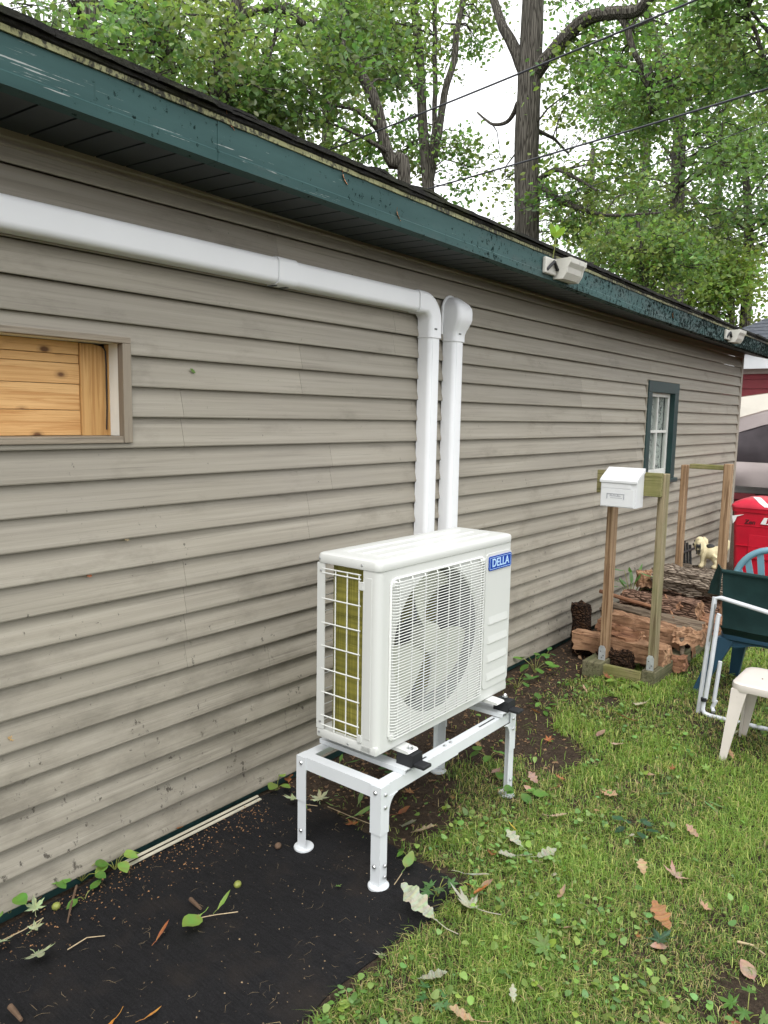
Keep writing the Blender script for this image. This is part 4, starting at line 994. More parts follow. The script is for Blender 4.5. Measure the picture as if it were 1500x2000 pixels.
log('short bark piece leaning between branch and red log', 5.28, -0.30, -0.70, 0.375, 0.360, TRI, 'log_bark_red', (0.05, 0.035), 'split_wood_dark', 32, 0.03)
log('split piece with dark heartwood at the right end of the lowest logs', 4.86, -0.60, -0.86, 0.06, 0.075, QUART, 'split_wood_dark', (0.055, 0.05), 'split_wood_dark', 33, 0.03)
log('orange split log lying lowest behind the near rack posts', 4.78, -0.17, -0.795, 0.125, 0.150, QUART, 'split_wood', (0.075, 0.068), seed=1)
log('split log with pale torn bark above the lowest one', 4.97, -0.33, -0.790, 0.242, 0.185, QUART, 'split_wood', (0.075, 0.075), seed=2)
log('long greenish brown round branch across the middle of the pile', 5.15, -0.20, -0.90, 0.275, 0.245, ROUND, 'old_branch', (0.068, 0.060), 'split_wood', 3)
log('reddish split log with loose bark, second from the top', 5.42, -0.24, -0.790, 0.300, 0.312, QUART, 'log_bark_red', (0.085, 0.068), seed=4)
log('thick log with deeply furrowed grey bark on top of the pile', 5.68, -0.36, -0.98, 0.445, 0.450, ROUND, 'log_bark', (0.105, 0.098), 'split_wood', 5, 0.02)
log('orange sawn block sticking out left of the furrowed top log', 5.64, -0.245, -0.352, 0.415, 0.425, QUART, 'split_wood', (0.070, 0.062), seed=6)
log('dark hollow rotten log on the ground between the near posts', 4.655, -0.39, -0.600, 0.085, 0.095, ROUND, 'rotten_wood', (0.060, 0.062), 'rotten_wood', 7, 0.035)
log('dark brown log at the right end behind the folded chair', 5.48, -0.60, -0.93, 0.200, 0.200, WEDGE, 'split_wood_dark', (0.085, 0.085), 'split_wood_dark', 8)
log('short torn log end at the right of the middle branch', 5.02, -0.74, -0.93, 0.215, 0.225, TRI, 'split_wood', (0.065, 0.06), seed=9, rough=0.03)
log('weathered dark log hidden low in the middle of the pile', 5.25, -0.25, -0.80, 0.110, 0.110, ROUND, 'rotten_wood', (0.10, 0.095), 'split_wood_dark', 10)
log('brown log hidden under the furrowed top log', 5.72, -0.25, -0.85, 0.215, 0.230, ROUND, 'log_bark_red', (0.11, 0.11), 'split_wood_dark', 11)
log('grey log at the far end under the toy dog', 6.86, -0.12, -0.66, 0.26, 0.26, ROUND, 'log_bark', (0.16, 0.085), 'split_wood', 12)
log('lower grey log at the far end of the rack', 6.86, -0.15, -0.70, 0.085, 0.085, ROUND, 'log_bark', (0.16, 0.09), 'split_wood', 13)
log('bark covered log between the far rack posts', 6.05, -0.22, -0.80, 0.18, 0.18, ROUND, 'log_bark_red', (0.15, 0.15), 'split_wood_dark', 14)
# upright stump by the wall
stp = thing('stump', 'dark mossy upright stump against the wall by the near post', 'stump', (4.86, -0.17, 0))
mb = MB()
for i in range(9):
    t_ = i/8
    for j in range(18):
        a = 2*math.pi*j/18; r_ = 0.066*(1.0-0.12*t_)*(1+0.25*fbm(math.cos(a)*2, math.sin(a)*2, t_*4))*(1.12 if i in (7, 8) else 1)
        mb.v.append((4.86+r_*math.cos(a)-0.03*t_, -0.17+r_*math.sin(a)+0.01*t_, 0.355*t_+0.018*fbm(j*0.7, i, 3)))
for i in range(8):
    for j in range(18): mb.f.append((i*18+j, i*18+(j+1) % 18, (i+1)*18+(j+1) % 18, (i+1)*18+j))
mb.v.append((4.83, -0.16, 0.34)); mb.f += [(8*18+j, 8*18+(j+1) % 18, len(mb.v)-1) for j in range(18)]
obj('trunk', mb, 'rotten_wood', stp, True)
def stick(name, label, pts, r, mat, cat='stick', grp=None):
    o = obj(name, MB().tube(pts, r, 8), mat, None, True); return tag(o, label, cat, grp)
stick('stick', 'dark red pole lying across the pile behind the near posts', [(5.05, -0.20, 0.415), (5.05, -0.40, 0.385), (5.07, -0.56, 0.362)], [0.014, 0.015, 0.013], 'split_wood_dark')
stick('stick', 'thin red stick leaning on the pile right of the near post', [(5.30, -0.57, 0.405), (5.18, -0.645, 0.345), (5.10, -0.70, 0.300)], [0.007, 0.008, 0.007], 'split_wood_dark')
stick('stick', 'broken branch stub hanging below the pile at the right', [(4.98, -0.80, 0.215), (4.96, -0.81, 0.13), (4.93, -0.83, 0.02)], [0.022, 0.014, 0.008], 'old_branch')
# iron rack remains by the wall
ir = thing('iron_fence_panel', 'small black wrought iron panel leaning at the far end of the wall', 'iron panel', (7.1, -0.12, 0.0))
for k in range(5): obj('upright', MB().tube([(6.95+0.09*k, -0.16, 0.0), (6.95+0.09*k, -0.12, 0.52-0.03*abs(k-2))], 0.012, 6), 'black_iron', ir)
for z in (0.2, 0.42): obj('bar', MB().tube([(6.90, -0.14, z), (7.38, -0.14, z)], 0.010, 6), 'black_iron', ir)

# ------------------------------------------------------------------ ornamental dog
dg_ = thing('dog_figure', 'cream long-eared toy dog with dark streaks standing on the far log', 'dog figure', (6.88, -0.38, 0.345))
DX, DY, DZ = 6.88, -0.38, 0.345
b = MB()
sphere(b, (DX+0.02, DY-0.085, DZ+0.140), (0.072, 0.090, 0.072))        # hindquarters
sphere(b, (DX, DY-0.02, DZ+0.145), (0.068, 0.09, 0.066))               # barrel
sphere(b, (DX-0.01, DY+0.055, DZ+0.150), (0.066, 0.065, 0.070))        # deep chest
sphere(b, (DX-0.02, DY+0.095, DZ+0.205), (0.050, 0.05, 0.055))         # neck
sphere(b, (DX-0.03, DY+0.120, DZ+0.235), (0.062, 0.058, 0.058))        # head
sphere(b, (DX-0.065, DY+0.150, DZ+0.215), (0.036, 0.034, 0.030))       # muzzle
for lx, ly in ((-0.045, 0.06), (0.04, 0.07)):
    b.tube([(DX+lx, DY+ly, DZ+0.13), (DX+lx, DY+ly+0.005, DZ+0.07), (DX+lx, DY+ly, DZ+0.028)], [0.036, 0.026, 0.026], 10); sphere(b, (DX+lx-0.012, DY+ly+0.012, DZ+0.020), (0.034, 0.036, 0.022))
for lx in (-0.035, 0.05):
    b.tube([(DX+lx, DY-0.095, DZ+0.13), (DX+lx, DY-0.075, DZ+0.085), (DX+lx, DY-0.105, DZ+0.05), (DX+lx, DY-0.095, DZ+0.02)], [0.048, 0.036, 0.025, 0.026], 10); sphere(b, (DX+lx-0.010, DY-0.082, DZ+0.020), (0.030, 0.036, 0.021))
b.tube([(DX+0.03, DY-0.16, DZ+0.16), (DX+0.03, DY-0.195, DZ+0.21), (DX+0.03, DY-0.20, DZ+0.26), (DX+0.02, DY-0.175, DZ+0.29)], [0.028, 0.030, 0.026, 0.012], 10)
body = remeshed('body', b, 0.008, 'dog_cream', dg_, 8)
for s_ in (-1, 1):
    e = MB(); ex_, ey_ = DX-0.045+0.055*s_*-1, DY+0.105
    base = Vector((DX-0.085 if s_ > 0 else DX+0.03, DY+0.100, DZ+0.275))
    e.tube([base, base+Vector((-0.012*s_, -0.008, -0.03)), base+Vector((-0.02*s_, -0.014, -0.09)), base+Vector((-0.014*s_, -0.014, -0.145))], [0.020, 0.046, 0.052, 0.020], 10)
    ear = obj('ear', e, 'dog_cream', dg_, True)
    for q in range(3):
        o2 = Vector((-0.048*s_ - 0.004*s_, -0.026+0.020*q, 0))
        obj('dark_streak', MB().tube([base+o2*0.5+Vector((0, 0, -0.005)), base+o2+Vector((-0.012*s_, -0.01, -0.06)), base+o2+Vector((-0.008*s_, -0.012, -0.135))], [0.006, 0.011, 0.005], 6), 'dog_black', ear, True)
obj('nose', sphere(MB(), (DX-0.098, DY+0.165, DZ+0.222), 0.011, None, 10, 6), 'dog_black', body, True)
for q in (0.125, 0.172): obj('eye', sphere(MB(), (DX-0.080, DY+q-0.01, DZ+0.252), 0.008, None, 8, 6), 'dog_black', body, True)
sdl = MB(); sphere(sdl, (DX+0.0, DY-0.005, DZ+0.205), (0.050, 0.055, 0.022)); obj('dark_back_patch', sdl, 'dog_black', body, True)

for o in [dg_]+list(dg_.children):
    pass
dg_.scale = (0.92, 0.68, 0.92); dg_.location.y -= 0.035

# ------------------------------------------------------------------ red wheeled bin
bn = thing('wheeled_bin', 'bright red lidded bin with white logo by the far garage corner', 'bin', (8.25, -0.62, 0))
def frustum(x0, x1, y0, y1, z0, z1, g, r=0.05, n=5):
    mb = MB(); rings = []
    for t_ in (0, 1):
        e = g*t_; rings.append([(x, y, z0+(z1-z0)*t_) for x, y in rrect(x0-e, x1+e, y0-e, y1+e, r, n)])
    k_ = len(rings[0]); mb.v = rings[0]+rings[1]; mb.f = [(j, (j+1) % k_, k_+(j+1) % k_, k_+j) for j in range(k_)]+[tuple(range(k_))[::-1], tuple(range(k_, 2*k_))]; return mb
bb = obj('body', frustum(8.03, 8.52, -0.87, -0.335, 0.06, 0.735, 0.035), 'red_plastic', bn, True)
obj('rim', frustum(7.985, 8.565, -0.915, -0.290, 0.735, 0.775, 0.006), 'red_plastic', bn, True)
lid = MB(); rings = []
for e, z in ((0.012, 0.7755), (0.012, 0.795), (-0.01, 0.825), (-0.07, 0.855), (-0.16, 0.872), (-0.25, 0.876)):
    rings.append([(x, y, z) for x, y in rrect(7.985-e, 8.565+e, -0.915-e, -0.290+e, max(0.01, 0.06+e*0.2), 5)])
k_ = len(rings[0]); lid.v = sum(rings, [])
for i in range(len(rings)-1):
    for j in range(k_): lid.f.append((i*k_+j, i*k_+(j+1) % k_, (i+1)*k_+(j+1) % k_, (i+1)*k_+j))
lid.f.append(tuple((len(rings)-1)*k_+j for j in range(k_)))
lo = obj('lid', lid, 'red_lid', bn, True)
st_ = MB()
for i, (e, z) in enumerate(((0.0135, 0.797), (-0.0095, 0.8275), (-0.0695, 0.858), (-0.16, 0.875))):
    xx = 7.985-e; st_.v += [(xx, -0.66+0.05*i, z+0.001), (xx, -0.59+0.05*i, z+0.001)]
st_.f = [(2*i, 2*i+2, 2*i+3, 2*i+1) for i in range(3)]
obj('white_stripe', st_, 'white_print', lo)
for z in (0.60, 0.40): obj('moulded_band', MB().bev(7.992+0.03*(0.735-z), 8.02+0.03*(0.735-z), -0.86, -0.345, z, z+0.006, 0.002), 'red_plastic', bb)
obj('moulded_panel', MB().bev(8.005, 8.03, -0.72, -0.46, 0.28, 0.52, 0.006), 'red_plastic', bb)
lg_ = obj('logo', MB().prism([(-0.560, 0.630), (-0.86, 0.630), (-0.86, 0.695), (-0.590, 0.695)], 0, 7.990, 7.993), 'white_print', bb)
text('M', 0.075, 'lettering', 'red_plastic', lg_, Matrix.Translation((7.9893, -0.635, 0.660)) @ RX, 0.0003, 0.2)
text('Zen', 0.06, 'handwriting', 'black_marker', bb, Matrix.Translation((7.9925, -0.465, 0.640)) @ RX, 0.0004, 0.15)
obj('scuff', MB().prism([(-0.300, 0.690), (-0.345, 0.700), (-0.41, 0.712), (-0.345, 0.685), (-0.330, 0.640), (-0.312, 0.612), (-0.306, 0.655)], 0, 7.988, 7.9925), 'white_print', bb)
for y in (-0.90, -0.31):
    wh = obj('wheel', MB().lathe([(0.03, -0.03), (0.09, -0.028), (0.10, 0), (0.09, 0.028), (0.03, 0.03)], (8.50, y, 0.10), 20, 1), 'rubber_black', bn, True)

# ------------------------------------------------------------------ garden furniture
# folded camp chair
fc = thing('folding_chair', 'folded camp chair with white tube frame and dark green cloth', 'chair', (4.3, -1.35, 0))
CH = 0.47
y0, y1 = -1.135, -1.135-CH-0.08
TL = lambda z: (4.30+0.02*z, -1.117-0.066*z)
obj('frame', MB().tube([(4.29, -1.117, 0.002), (4.295, -1.135, 0.30), (4.30, -1.157, 0.655), (4.30, -1.19, 0.662), (4.30, -1.43, 0.622), (4.30, -1.665, 0.612), (4.30, -1.682, 0.60), (4.295, -1.70, 0.30), (4.29, -1.715, 0.002)], 0.0125, 10), 'tube_white', fc, True)
obj('front_leg', MB().tube([(4.30, -1.158, 0.66), (4.30, -1.155, 0.6)], 0.0135, 8), 'tube_white', fc, True)
obj('frame_tube', MB().tube([(4.262, -1.197, 0.580), (4.262, -1.192, 0.565), (4.262, -1.174, 0.30), (4.262, -1.157, 0.10)], 0.0125, 10), 'tube_white', fc, True)
obj('frame_tube', MB().tube([(4.262, -1.150, 0.090), (4.262, -1.146, 0.035), (4.262, -1.158, 0.016), (4.262, -1.185, 0.010), (4.262, -1.29, 0.010), (4.262, -1.48, 0.012), (4.262, -1.63, 0.012), (4.262, -1.655, 0.03), (4.262, -1.655, 0.10), (4.262, -1.645, 0.57)], 0.0125, 10), 'tube_white', fc, True)
obj('frame_tube', MB().tube([(4.345, -1.192, 0.075), (4.345, -1.175, 0.03), (4.32, -1.19, 0.014)], 0.011, 8), 'tube_white', fc, True)
obj('frame_tube', MB().tube([(4.34, -1.20, 0.30), (4.34, -1.182, 0.065)], 0.011, 8), 'tube_white', fc, True)
obj('black_cap', MB().tube([(4.255, -1.152, 0.086), (4.255, -1.150, 0.105)], 0.016, 10), 'dark_plastic', fc, True)
obj('spring_link', MB().tube([(4.27, -1.17, 0.63), (4.265, -1.166, 0.50), (4.268, -1.155, 0.42)], 0.004, 6), 'steel_bolt', fc, True)
def cloth(name, corners, n, m_, sag, mat, parent, thick=0.004, seed=0):
    (a, b, c, d) = [Vector(p) for p in corners]; mb = MB(); nrm = (b-a).cross(d-a).normalized()
    for lay in (0, 1):
        for i in range(n+1):
            for j in range(m_+1):
                u, v = i/n, j/m_; p = a.lerp(b, u).lerp(d.lerp(c, u), v)
                p = p + nrm*(sag*math.sin(math.pi*u)*math.sin(math.pi*v) + 0.006*fbm(u*4+seed, v*4, seed) + thick*lay); mb.v.append(tuple(p))
    q = m_+1; N = (n+1)*q
    for i in range(n):
        for j in range(m_):
            mb.f.append((i*q+j, i*q+j+1, (i+1)*q+j+1, (i+1)*q+j)); mb.f.append((N+i*q+j, N+(i+1)*q+j, N+(i+1)*q+j+1, N+i*q+j+1))
    for i in range(n): mb.f += [(i*q, (i+1)*q, N+(i+1)*q, N+i*q), (i*q+m_, N+i*q+m_, N+(i+1)*q+m_, (i+1)*q+m_)]
    for j in range(m_): mb.f += [(j, N+j, N+j+1, j+1), (n*q+j, n*q+j+1, N+n*q+j+1, N+n*q+j)]
    return obj(name, mb, mat, parent, True)
bk = cloth('back_cloth', [(4.32, -1.183, 0.802), (4.32, -1.63, 0.785), (4.35, -1.65, 0.478), (4.345, -1.195, 0.490)], 16, 10, 0.018, 'canvas_green', fc, 0.005, 1)
obj('hem', MB().tube([(4.318, -1.180, 0.806), (4.318, -1.40, 0.800), (4.318, -1.63, 0.790)], 0.011, 8), 'canvas_green', bk, True)
cloth('side_flap', [(4.40, -1.135, 0.828), (4.315, -1.178, 0.815), (4.325, -1.170, 0.668), (4.42, -1.085, 0.652)], 8, 8, 0.012, 'canvas_green', fc, 0.005, 2)
cloth('seat_cloth', [(4.36, -1.18, 0.49), (4.36, -1.64, 0.48), (4.44, -1.64, 0.42), (4.44, -1.18, 0.43)], 8, 4, 0.01, 'canvas_green', fc, 0.005, 3)
# blue resin chair behind it
bc = thing('resin_chair', 'blue resin garden chair with light blue fan back behind the camp chair', 'chair', (4.9, -1.30, 0))
HY = -1.335
arc = [(4.80, HY+0.205*math.cos(a)+0.0, 0.660+0.215*math.sin(a)) for a in [math.pi*k/18 for k in range(19)]]
arc = [(4.80, HY+0.215, 0.46), (4.80, HY+0.212, 0.58)] + arc + [(4.80, HY-0.212, 0.58), (4.80, HY-0.215, 0.46)]
obj('back_rim', MB().tube(arc, 0.019, 10), 'resin_light_blue', bc, True)
for k in range(7):
    a = math.pi*(k+1)/8; yb = HY+0.10*math.cos(a); mb = MB()
    p0, p1_ = Vector((4.80, yb, 0.47)), Vector((4.80, HY+0.20*math.cos(a), 0.660+0.208*math.sin(a))); w_ = 0.018
    for i in range(7):
        t_ = i/6; p = p0.lerp(p1_, t_); bow = 0.012*math.sin(math.pi*t_)
        for dx, dy in ((-0.004, -w_), (-0.004, w_), (0.006, w_), (0.006, -w_)): mb.v.append((p.x+dx+bow, p.y+dy, p.z))
    for i in range(6):
        for j in range(4): mb.f.append((i*4+j, i*4+(j+1) % 4, (i+1)*4+(j+1) % 4, (i+1)*4+j))
    mb.f += [(0, 1, 2, 3), (27, 26, 25, 24)]
    obj('back_slat', mb, 'resin_light_blue', bc)
se = MB(); rings = []
for e, z in ((-0.01, 0.335), (0.0, 0.345), (0.0, 0.375), (-0.012, 0.385), (-0.05, 0.378), (-0.15, 0.366)): rings.append([(x, y, z) for x, y in rrect(4.66-e, 5.10+e, HY-0.235-e, HY+0.235+e, 0.06, 5)])
k_ = len(rings[0]); se.v = sum(rings, [])
for i in range(len(rings)-1):
    for j in range(k_): se.f.append((i*k_+j, i*k_+(j+1) % k_, (i+1)*k_+(j+1) % k_, (i+1)*k_+j))
se.f += [tuple((len(rings)-1)*k_+j for j in range(k_)), tuple(range(k_))[::-1]]
obj('seat', se, 'resin_dark_blue', bc, True)
obj('seat_edge', MB().prism([(HY+0.215, 0.336), (HY+0.20, 0.30)]+[(HY+0.13-0.26*k/8, 0.300+0.030*math.sin(math.pi*k/8)) for k in range(9)]+[(HY-0.20, 0.30), (HY-0.215, 0.336)], 0, 4.672, 4.684), 'resin_dark_blue', bc)
for sx_, sy_ in ((-1, 1), (-1, -1), (1, 1), (1, -1)):
    x = 4.88+sx_*0.185; y = HY+sy_*0.195; fx, fy = (x-0.04 if sx_ < 0 else x+0.03), y+sy_*0.135
    if sx_ > 0: fy = y+sy_*0.04
    mb = MB()
    for t_, wd in ((0, 0.048), (0.5, 0.036), (1, 0.027)):
        c = Vector((x+(fx-x)*t_, y+(fy-y)*t_, 0.345*(1-t_)))
        for a, b_ in ((-1, -1), (1, -1), (1, 1), (-1, 1)): mb.v.append((c.x+a*wd*0.6, c.y+b_*wd, c.z))
    for i in range(2):
        for j in range(4): mb.f.append((i*4+j, i*4+(j+1) % 4, (i+1)*4+(j+1) % 4, (i+1)*4+j))
    mb.f += [(0, 1, 2, 3), (11, 10, 9, 8)]
    obj('leg', mb, 'resin_dark_blue', bc)
for sy_ in (1, -1):
    obj('arm', MB().tube([(4.80, HY+sy_*0.21, 0.54), (4.92, HY+sy_*0.25, 0.55), (5.06, HY+sy_*0.25, 0.52), (5.09, HY+sy_*0.24, 0.38)], 0.020, 8), 'resin_dark_blue', bc, True)
# beige side table
tb = thing('side_table', 'low beige plastic side table in front of the camp chair', 'table', (3.95, -1.62, 0))
TX0, TX1, TY0, TY1, TZ = 3.765, 4.10, -1.80, -1.395, 0.382
tt = MB(); rings = []
def table_ring(e, z):
    # square top with clipped, slightly concave corners
    p = []
    for cx, cy, a0 in ((TX1+e, TY1+e, 0), (TX0-e, TY1+e, 90), (TX0-e, TY0-e, 180), (TX1+e, TY0-e, 270)):
        sx_ = 1 if cx > 3.9 else -1; sy_ = 1 if cy > -1.6 else -1; c_ = 0.045
        q = [(cx, cy-sy_*c_), (cx-sx_*c_*0.35, cy-sy_*c_*0.3), (cx-sx_*c_, cy)]
        if sx_*sy_ < 0: q = q[::-1]
        p += q
        # scalloped straight edge midpoint
    return [(x, y, z) for x, y in p]
for e, z in ((-0.02, TZ-0.034), (0.0, TZ-0.036), (0.003, TZ-0.02), (0.0, TZ-0.004), (-0.006, TZ), (-0.03, TZ-0.001)): rings.append(table_ring(e, z))
k_ = len(rings[0]); tt.v = sum(rings, [])
for i in range(len(rings)-1):
    for j in range(k_): tt.f.append((i*k_+j, i*k_+(j+1) % k_, (i+1)*k_+(j+1) % k_, (i+1)*k_+j))
tt.f += [tuple((len(rings)-1)*k_+j for j in range(k_)), tuple(range(k_))[::-1]]
obj('tabletop', tt, 'resin_beige', tb, True)
for sx_, sy_ in ((-1, 1), (1, 1), (-1, -1), (1, -1)):
    x = TX0+0.004 if sx_ < 0 else TX1-0.004; y = TY1-0.004 if sy_ > 0 else TY0+0.004
    mb = MB()
    for z, wd, o_ in ((TZ-0.03, 0.072, 0.0), (TZ-0.10, 0.060, 0.004), (TZ-0.2, 0.050, 0.014), (0.0, 0.030, 0.030)):
        ox, oy = x+sx_*o_, y+sy_*o_*0.8; t_ = 0.010
        mb.v += [(ox, oy, z), (ox-sx_*wd, oy, z), (ox-sx_*wd, oy-sy_*t_, z), (ox-sx_*t_, oy-sy_*t_, z), (ox-sx_*t_, oy-sy_*wd, z), (ox, oy-sy_*wd, z)]
    for i in range(3):
        for j in range(6): mb.f.append((i*6+j, i*6+(j+1) % 6, (i+1)*6+(j+1) % 6, (i+1)*6+j))
    mb.f += [(0, 1, 2, 3), (0, 3, 4, 5), (18, 21, 20, 19), (18, 23, 22, 21)]
    obj('leg', mb, 'resin_beige', tb)
for (x, y, r_) in ((3.87, -1.55, 0.006), (3.92, -1.50, 0.004), (3.84, -1.60, 0.005), (3.98, -1.58, 0.005)):
    obj('speck', MB().lathe([(r_, TZ-0.0005), (r_*0.7, TZ+0.002)], (x, y, 0), 7), 'twig_brown', tb)

# ------------------------------------------------------------------ red house and pop-up camper behind
hs_ = thing('red_house', 'red sided house with white eave and grey shingle roof behind the garage', 'house', (16.6, 0, 0))
hw = obj('wall', MB().box(16.62, 24.0, -8.0, 2.6, 0, 2.7), 'red_siding', hs_)
for k in range(14):
    z = 0.05+0.185*k
    obj('siding_board', MB().add([(x, y, zz) for y in (-8.0, 2.6) for x, zz in ((16.6195, z), (16.575, z), (16.600, min(z+0.183, 2.555)), (16.6195, min(z+0.183, 2.555)))], [(0, 1, 2, 3), (7, 6, 5, 4), (0, 4, 5, 1), (1, 5, 6, 2), (2, 6, 7, 3), (3, 7, 4, 0)]), 'red_siding', hw)
obj('frieze', MB().box(16.54, 16.6, -8.0, 2.6, 2.556, 2.66), 'house_tan', hs_)
obj('fascia', MB().box(16.25, 16.30, -8.4, 3.0, 2.64, 2.92), 'house_white', hs_)
obj('soffit', MB().box(16.301, 16.6, -8.4, 3.0, 2.662, 2.675), 'house_white', hs_)
rf = obj('roof', MB().add([(16.2, -8.5, 2.92), (16.2, 3.1, 2.92), (20.2, -0.9, 5.22), (20.2, -4.5, 5.22), (24.2, 3.1, 2.92), (24.2, -8.5, 2.92)], [(0, 1, 2, 3), (1, 4, 2), (4, 5, 3, 2), (5, 0, 3), (0, 5, 4, 1)]), 'house_shingle', hs_)
for k in range(26):
    t_ = k/27; x = 16.2+4.0*t_; z = 2.92+2.3*t_; ya, yb = -8.5+4*t_, 3.1-4*t_; dx, dz = 4.0/27*1.05, 2.3/27*1.05; o_ = 0.012
    obj('shingle_course', MB().add([(x-0.006, ya, z+o_+0.012), (x-0.006, yb, z+o_+0.012), (x+dx, yb-dx, z+dz+o_), (x+dx, ya+dx, z+dz+o_), (x-0.006, ya, z+0.002), (x-0.006, yb, z+0.002)], [(0, 1, 2, 3), (0, 4, 5, 1)]), 'house_shingle', rf)
cp = thing('popup_camper', 'pop-up tent camper with cream and grey canvas beside the red house', 'camper', (13.9, -0.4, 0))
def panel(name, pts, mat, th=0.02):
    mb = MB(); n_ = len(pts); mb.v = [tuple(p) for p in pts]+[(p[0]+th, p[1], p[2]) for p in pts]
    mb.f = [tuple(range(n_)), tuple(range(n_, 2*n_))[::-1]]+[(i, (i+1) % n_, n_+(i+1) % n_, n_+i) for i in range(n_)]
    return obj(name, mb, mat, cp)
YL, YR = 1.6, -2.6
panel('canvas_top', [(13.62, YL, 1.94), (13.68, YR, 2.55), (13.60, YR, 2.48), (13.58, 0.71, 1.80), (13.57, 1.09, 1.675), (13.56, YL, 1.50)], 'camper_cream', 0.03)
panel('canvas_roof', [(13.64, YL, 1.95), (13.70, YR, 2.56), (14.6, YR, 2.30), (14.6, YL, 1.70)], 'camper_cream', 0.03)
panel('canvas_band', [(13.555, 1.6, 1.495), (13.565, 1.09, 1.665), (13.575, 0.71, 1.79), (13.59, YR, 2.46), (13.57, YR, 2.16), (13.555, 0.69, 1.57), (13.55, 1.10, 1.43), (13.545, 1.6, 1.20)], 'camper_grey', 0.03)
panel('seam_strip', [(13.55, 1.6, 1.51), (13.56, 1.09, 1.68), (13.57, 0.71, 1.805), (13.585, YR, 2.475), (13.585, YR, 2.455), (13.57, 0.71, 1.785), (13.56, 1.09, 1.66), (13.55, 1.6, 1.49)], 'house_tan', 0.012)
mw = MB(); n_ = 24
for i in range(n_+1):
    y = 1.6+(YR-1.6)*i/n_; zt = np.interp(y, [YR, 0.69, 1.10, 1.6], [2.16, 1.57, 1.43, 1.20])
    for j in range(7):
        t_ = j/6; z = 0.96+(zt-0.005-0.96)*t_; mw.v.append((13.56+0.05*fbm(y*1.5, z*2.2, 1)-0.02*math.sin(math.pi*t_), y, z))
for i in range(n_):
    for j in range(6): mw.f.append((i*7+j, (i+1)*7+j, (i+1)*7+j+1, i*7+j+1))
obj('mesh_window', mw, 'camper_mesh', cp, True)
lw = MB()
for i in range(n_+1):
    y = 1.6+(YR-1.6)*i/n_
    for j in range(6):
        t_ = j/5; z = 0.56+(0.955-0.56)*t_; lw.v.append((13.53+0.06*fbm(y*2.5, z*3, 6)-0.05*math.sin(math.pi*t_), y, z))
for i in range(n_):
    for j in range(5): lw.f.append((i*6+j, (i+1)*6+j, (i+1)*6+j+1, i*6+j+1))
obj('canvas_skirt', lw, 'camper_grey', cp, True)
obj('bed_platform', MB().box(13.62, 14.6, YR, YL, 0.54, 0.60), 'house_white', cp)
obj('body', MB().bev(14.6, 16.1, YR, YL, 0.35, 1.0, 0.03), 'house_white', cp)
obj('canvas_back', MB().box(14.58, 14.60, YR, YL, 0.60, 1.66), 'camper_grey', cp)
obj('support_pole', MB().tube([(13.65, 0.55, 0.56), (13.95, 0.2, 0.25), (14.4, -0.4, 0.02)], 0.022, 8), 'black_iron', cp, True)
for y in (YR+0.6, YL-0.6): obj('wheel', MB().lathe([(0.10, -0.08), (0.26, -0.08), (0.29, 0), (0.26, 0.08), (0.10, 0.08)], (15.3, y, 0.29), 20, 1), 'rubber_black', cp, True)

# ------------------------------------------------------------------ overhead cables
def cable(label, pts, r):
    A, B = Vector(pts[0]), Vector(pts[1]); P = []
    for k in range(33):
        t_ = k/32; p = A.lerp(B, t_); p.z -= pts[2]*4*t_*(1-t_); P.append(p)
    return tag(obj('overhead_cable', MB().tube(P, r, 6), 'cable_black', None, True), label, 'cable', 'overhead cables')
cable('thick overhead cable, upper of the two crossing the big trunk', (at(560, 325, 14), at(1520, -68, 9), 0.03), 0.0125)
cable('thick overhead cable, lower of the two crossing the big trunk', (at(740, 395, 14), at(1640, 130, 9), 0.03), 0.0125)
cable('thin overhead wire low among the leaves right of the big trunk', (at(940, 432, 15), at(1720, 150, 11), 0.08), 0.006)

# ------------------------------------------------------------------ trees
def leaves_mesh(name, C, size, cols, up_bias=0.35):
    """one mesh of many small folded leaves at the points C (n,3)"""
    n = len(C)
    d = rng.normal(size=(n, 3)); d[:, 2] = d[:, 2]*0.6-0.25; d /= np.linalg.norm(d, axis=1)[:, None]
    nn = rng.normal(size=(n, 3)); nn[:, 2] += up_bias*3; 
    s = np.cross(d, nn); s /= np.linalg.norm(s, axis=1)[:, None]; nrm = np.cross(s, d)
    L = size*rng.uniform(0.45, 1.4, n)[:, None]; Wd = L*rng.uniform(0.26, 0.36, n)[:, None]
    v = np.empty((n, 6, 3), dtype=np.float32)
    v[:, 0] = C-d*L*0.5
    v[:, 1] = C-d*L*0.08+s*Wd+nrm*L*0.07; v[:, 5] = C-d*L*0.08-s*Wd+nrm*L*0.07
    v[:, 2] = C+d*L*0.27+s*Wd*0.75+nrm*L*0.05; v[:, 4] = C+d*L*0.27-s*Wd*0.75+nrm*L*0.05
    v[:, 3] = C+d*L*0.52-nrm*L*0.06
    me = bpy.data.meshes.new(name); me.vertices.add(n*6); me.vertices.foreach_set('co', v.ravel())
    q = np.array([[0, 1, 2, 3], [0, 3, 4, 5]], dtype=np.int32)
    idx = (np.arange(n, dtype=np.int32)*6)[:, None, None]+q[None]
    me.loops.add(n*8); me.loops.foreach_set('vertex_index', idx.ravel())
    me.polygons.add(n*2); me.polygons.foreach_set('loop_start', np.arange(n*2, dtype=np.int32)*4)
    me.update(calc_edges=True); me.validate()
    colattr(me, np.repeat(cols, 6, axis=0)); return me
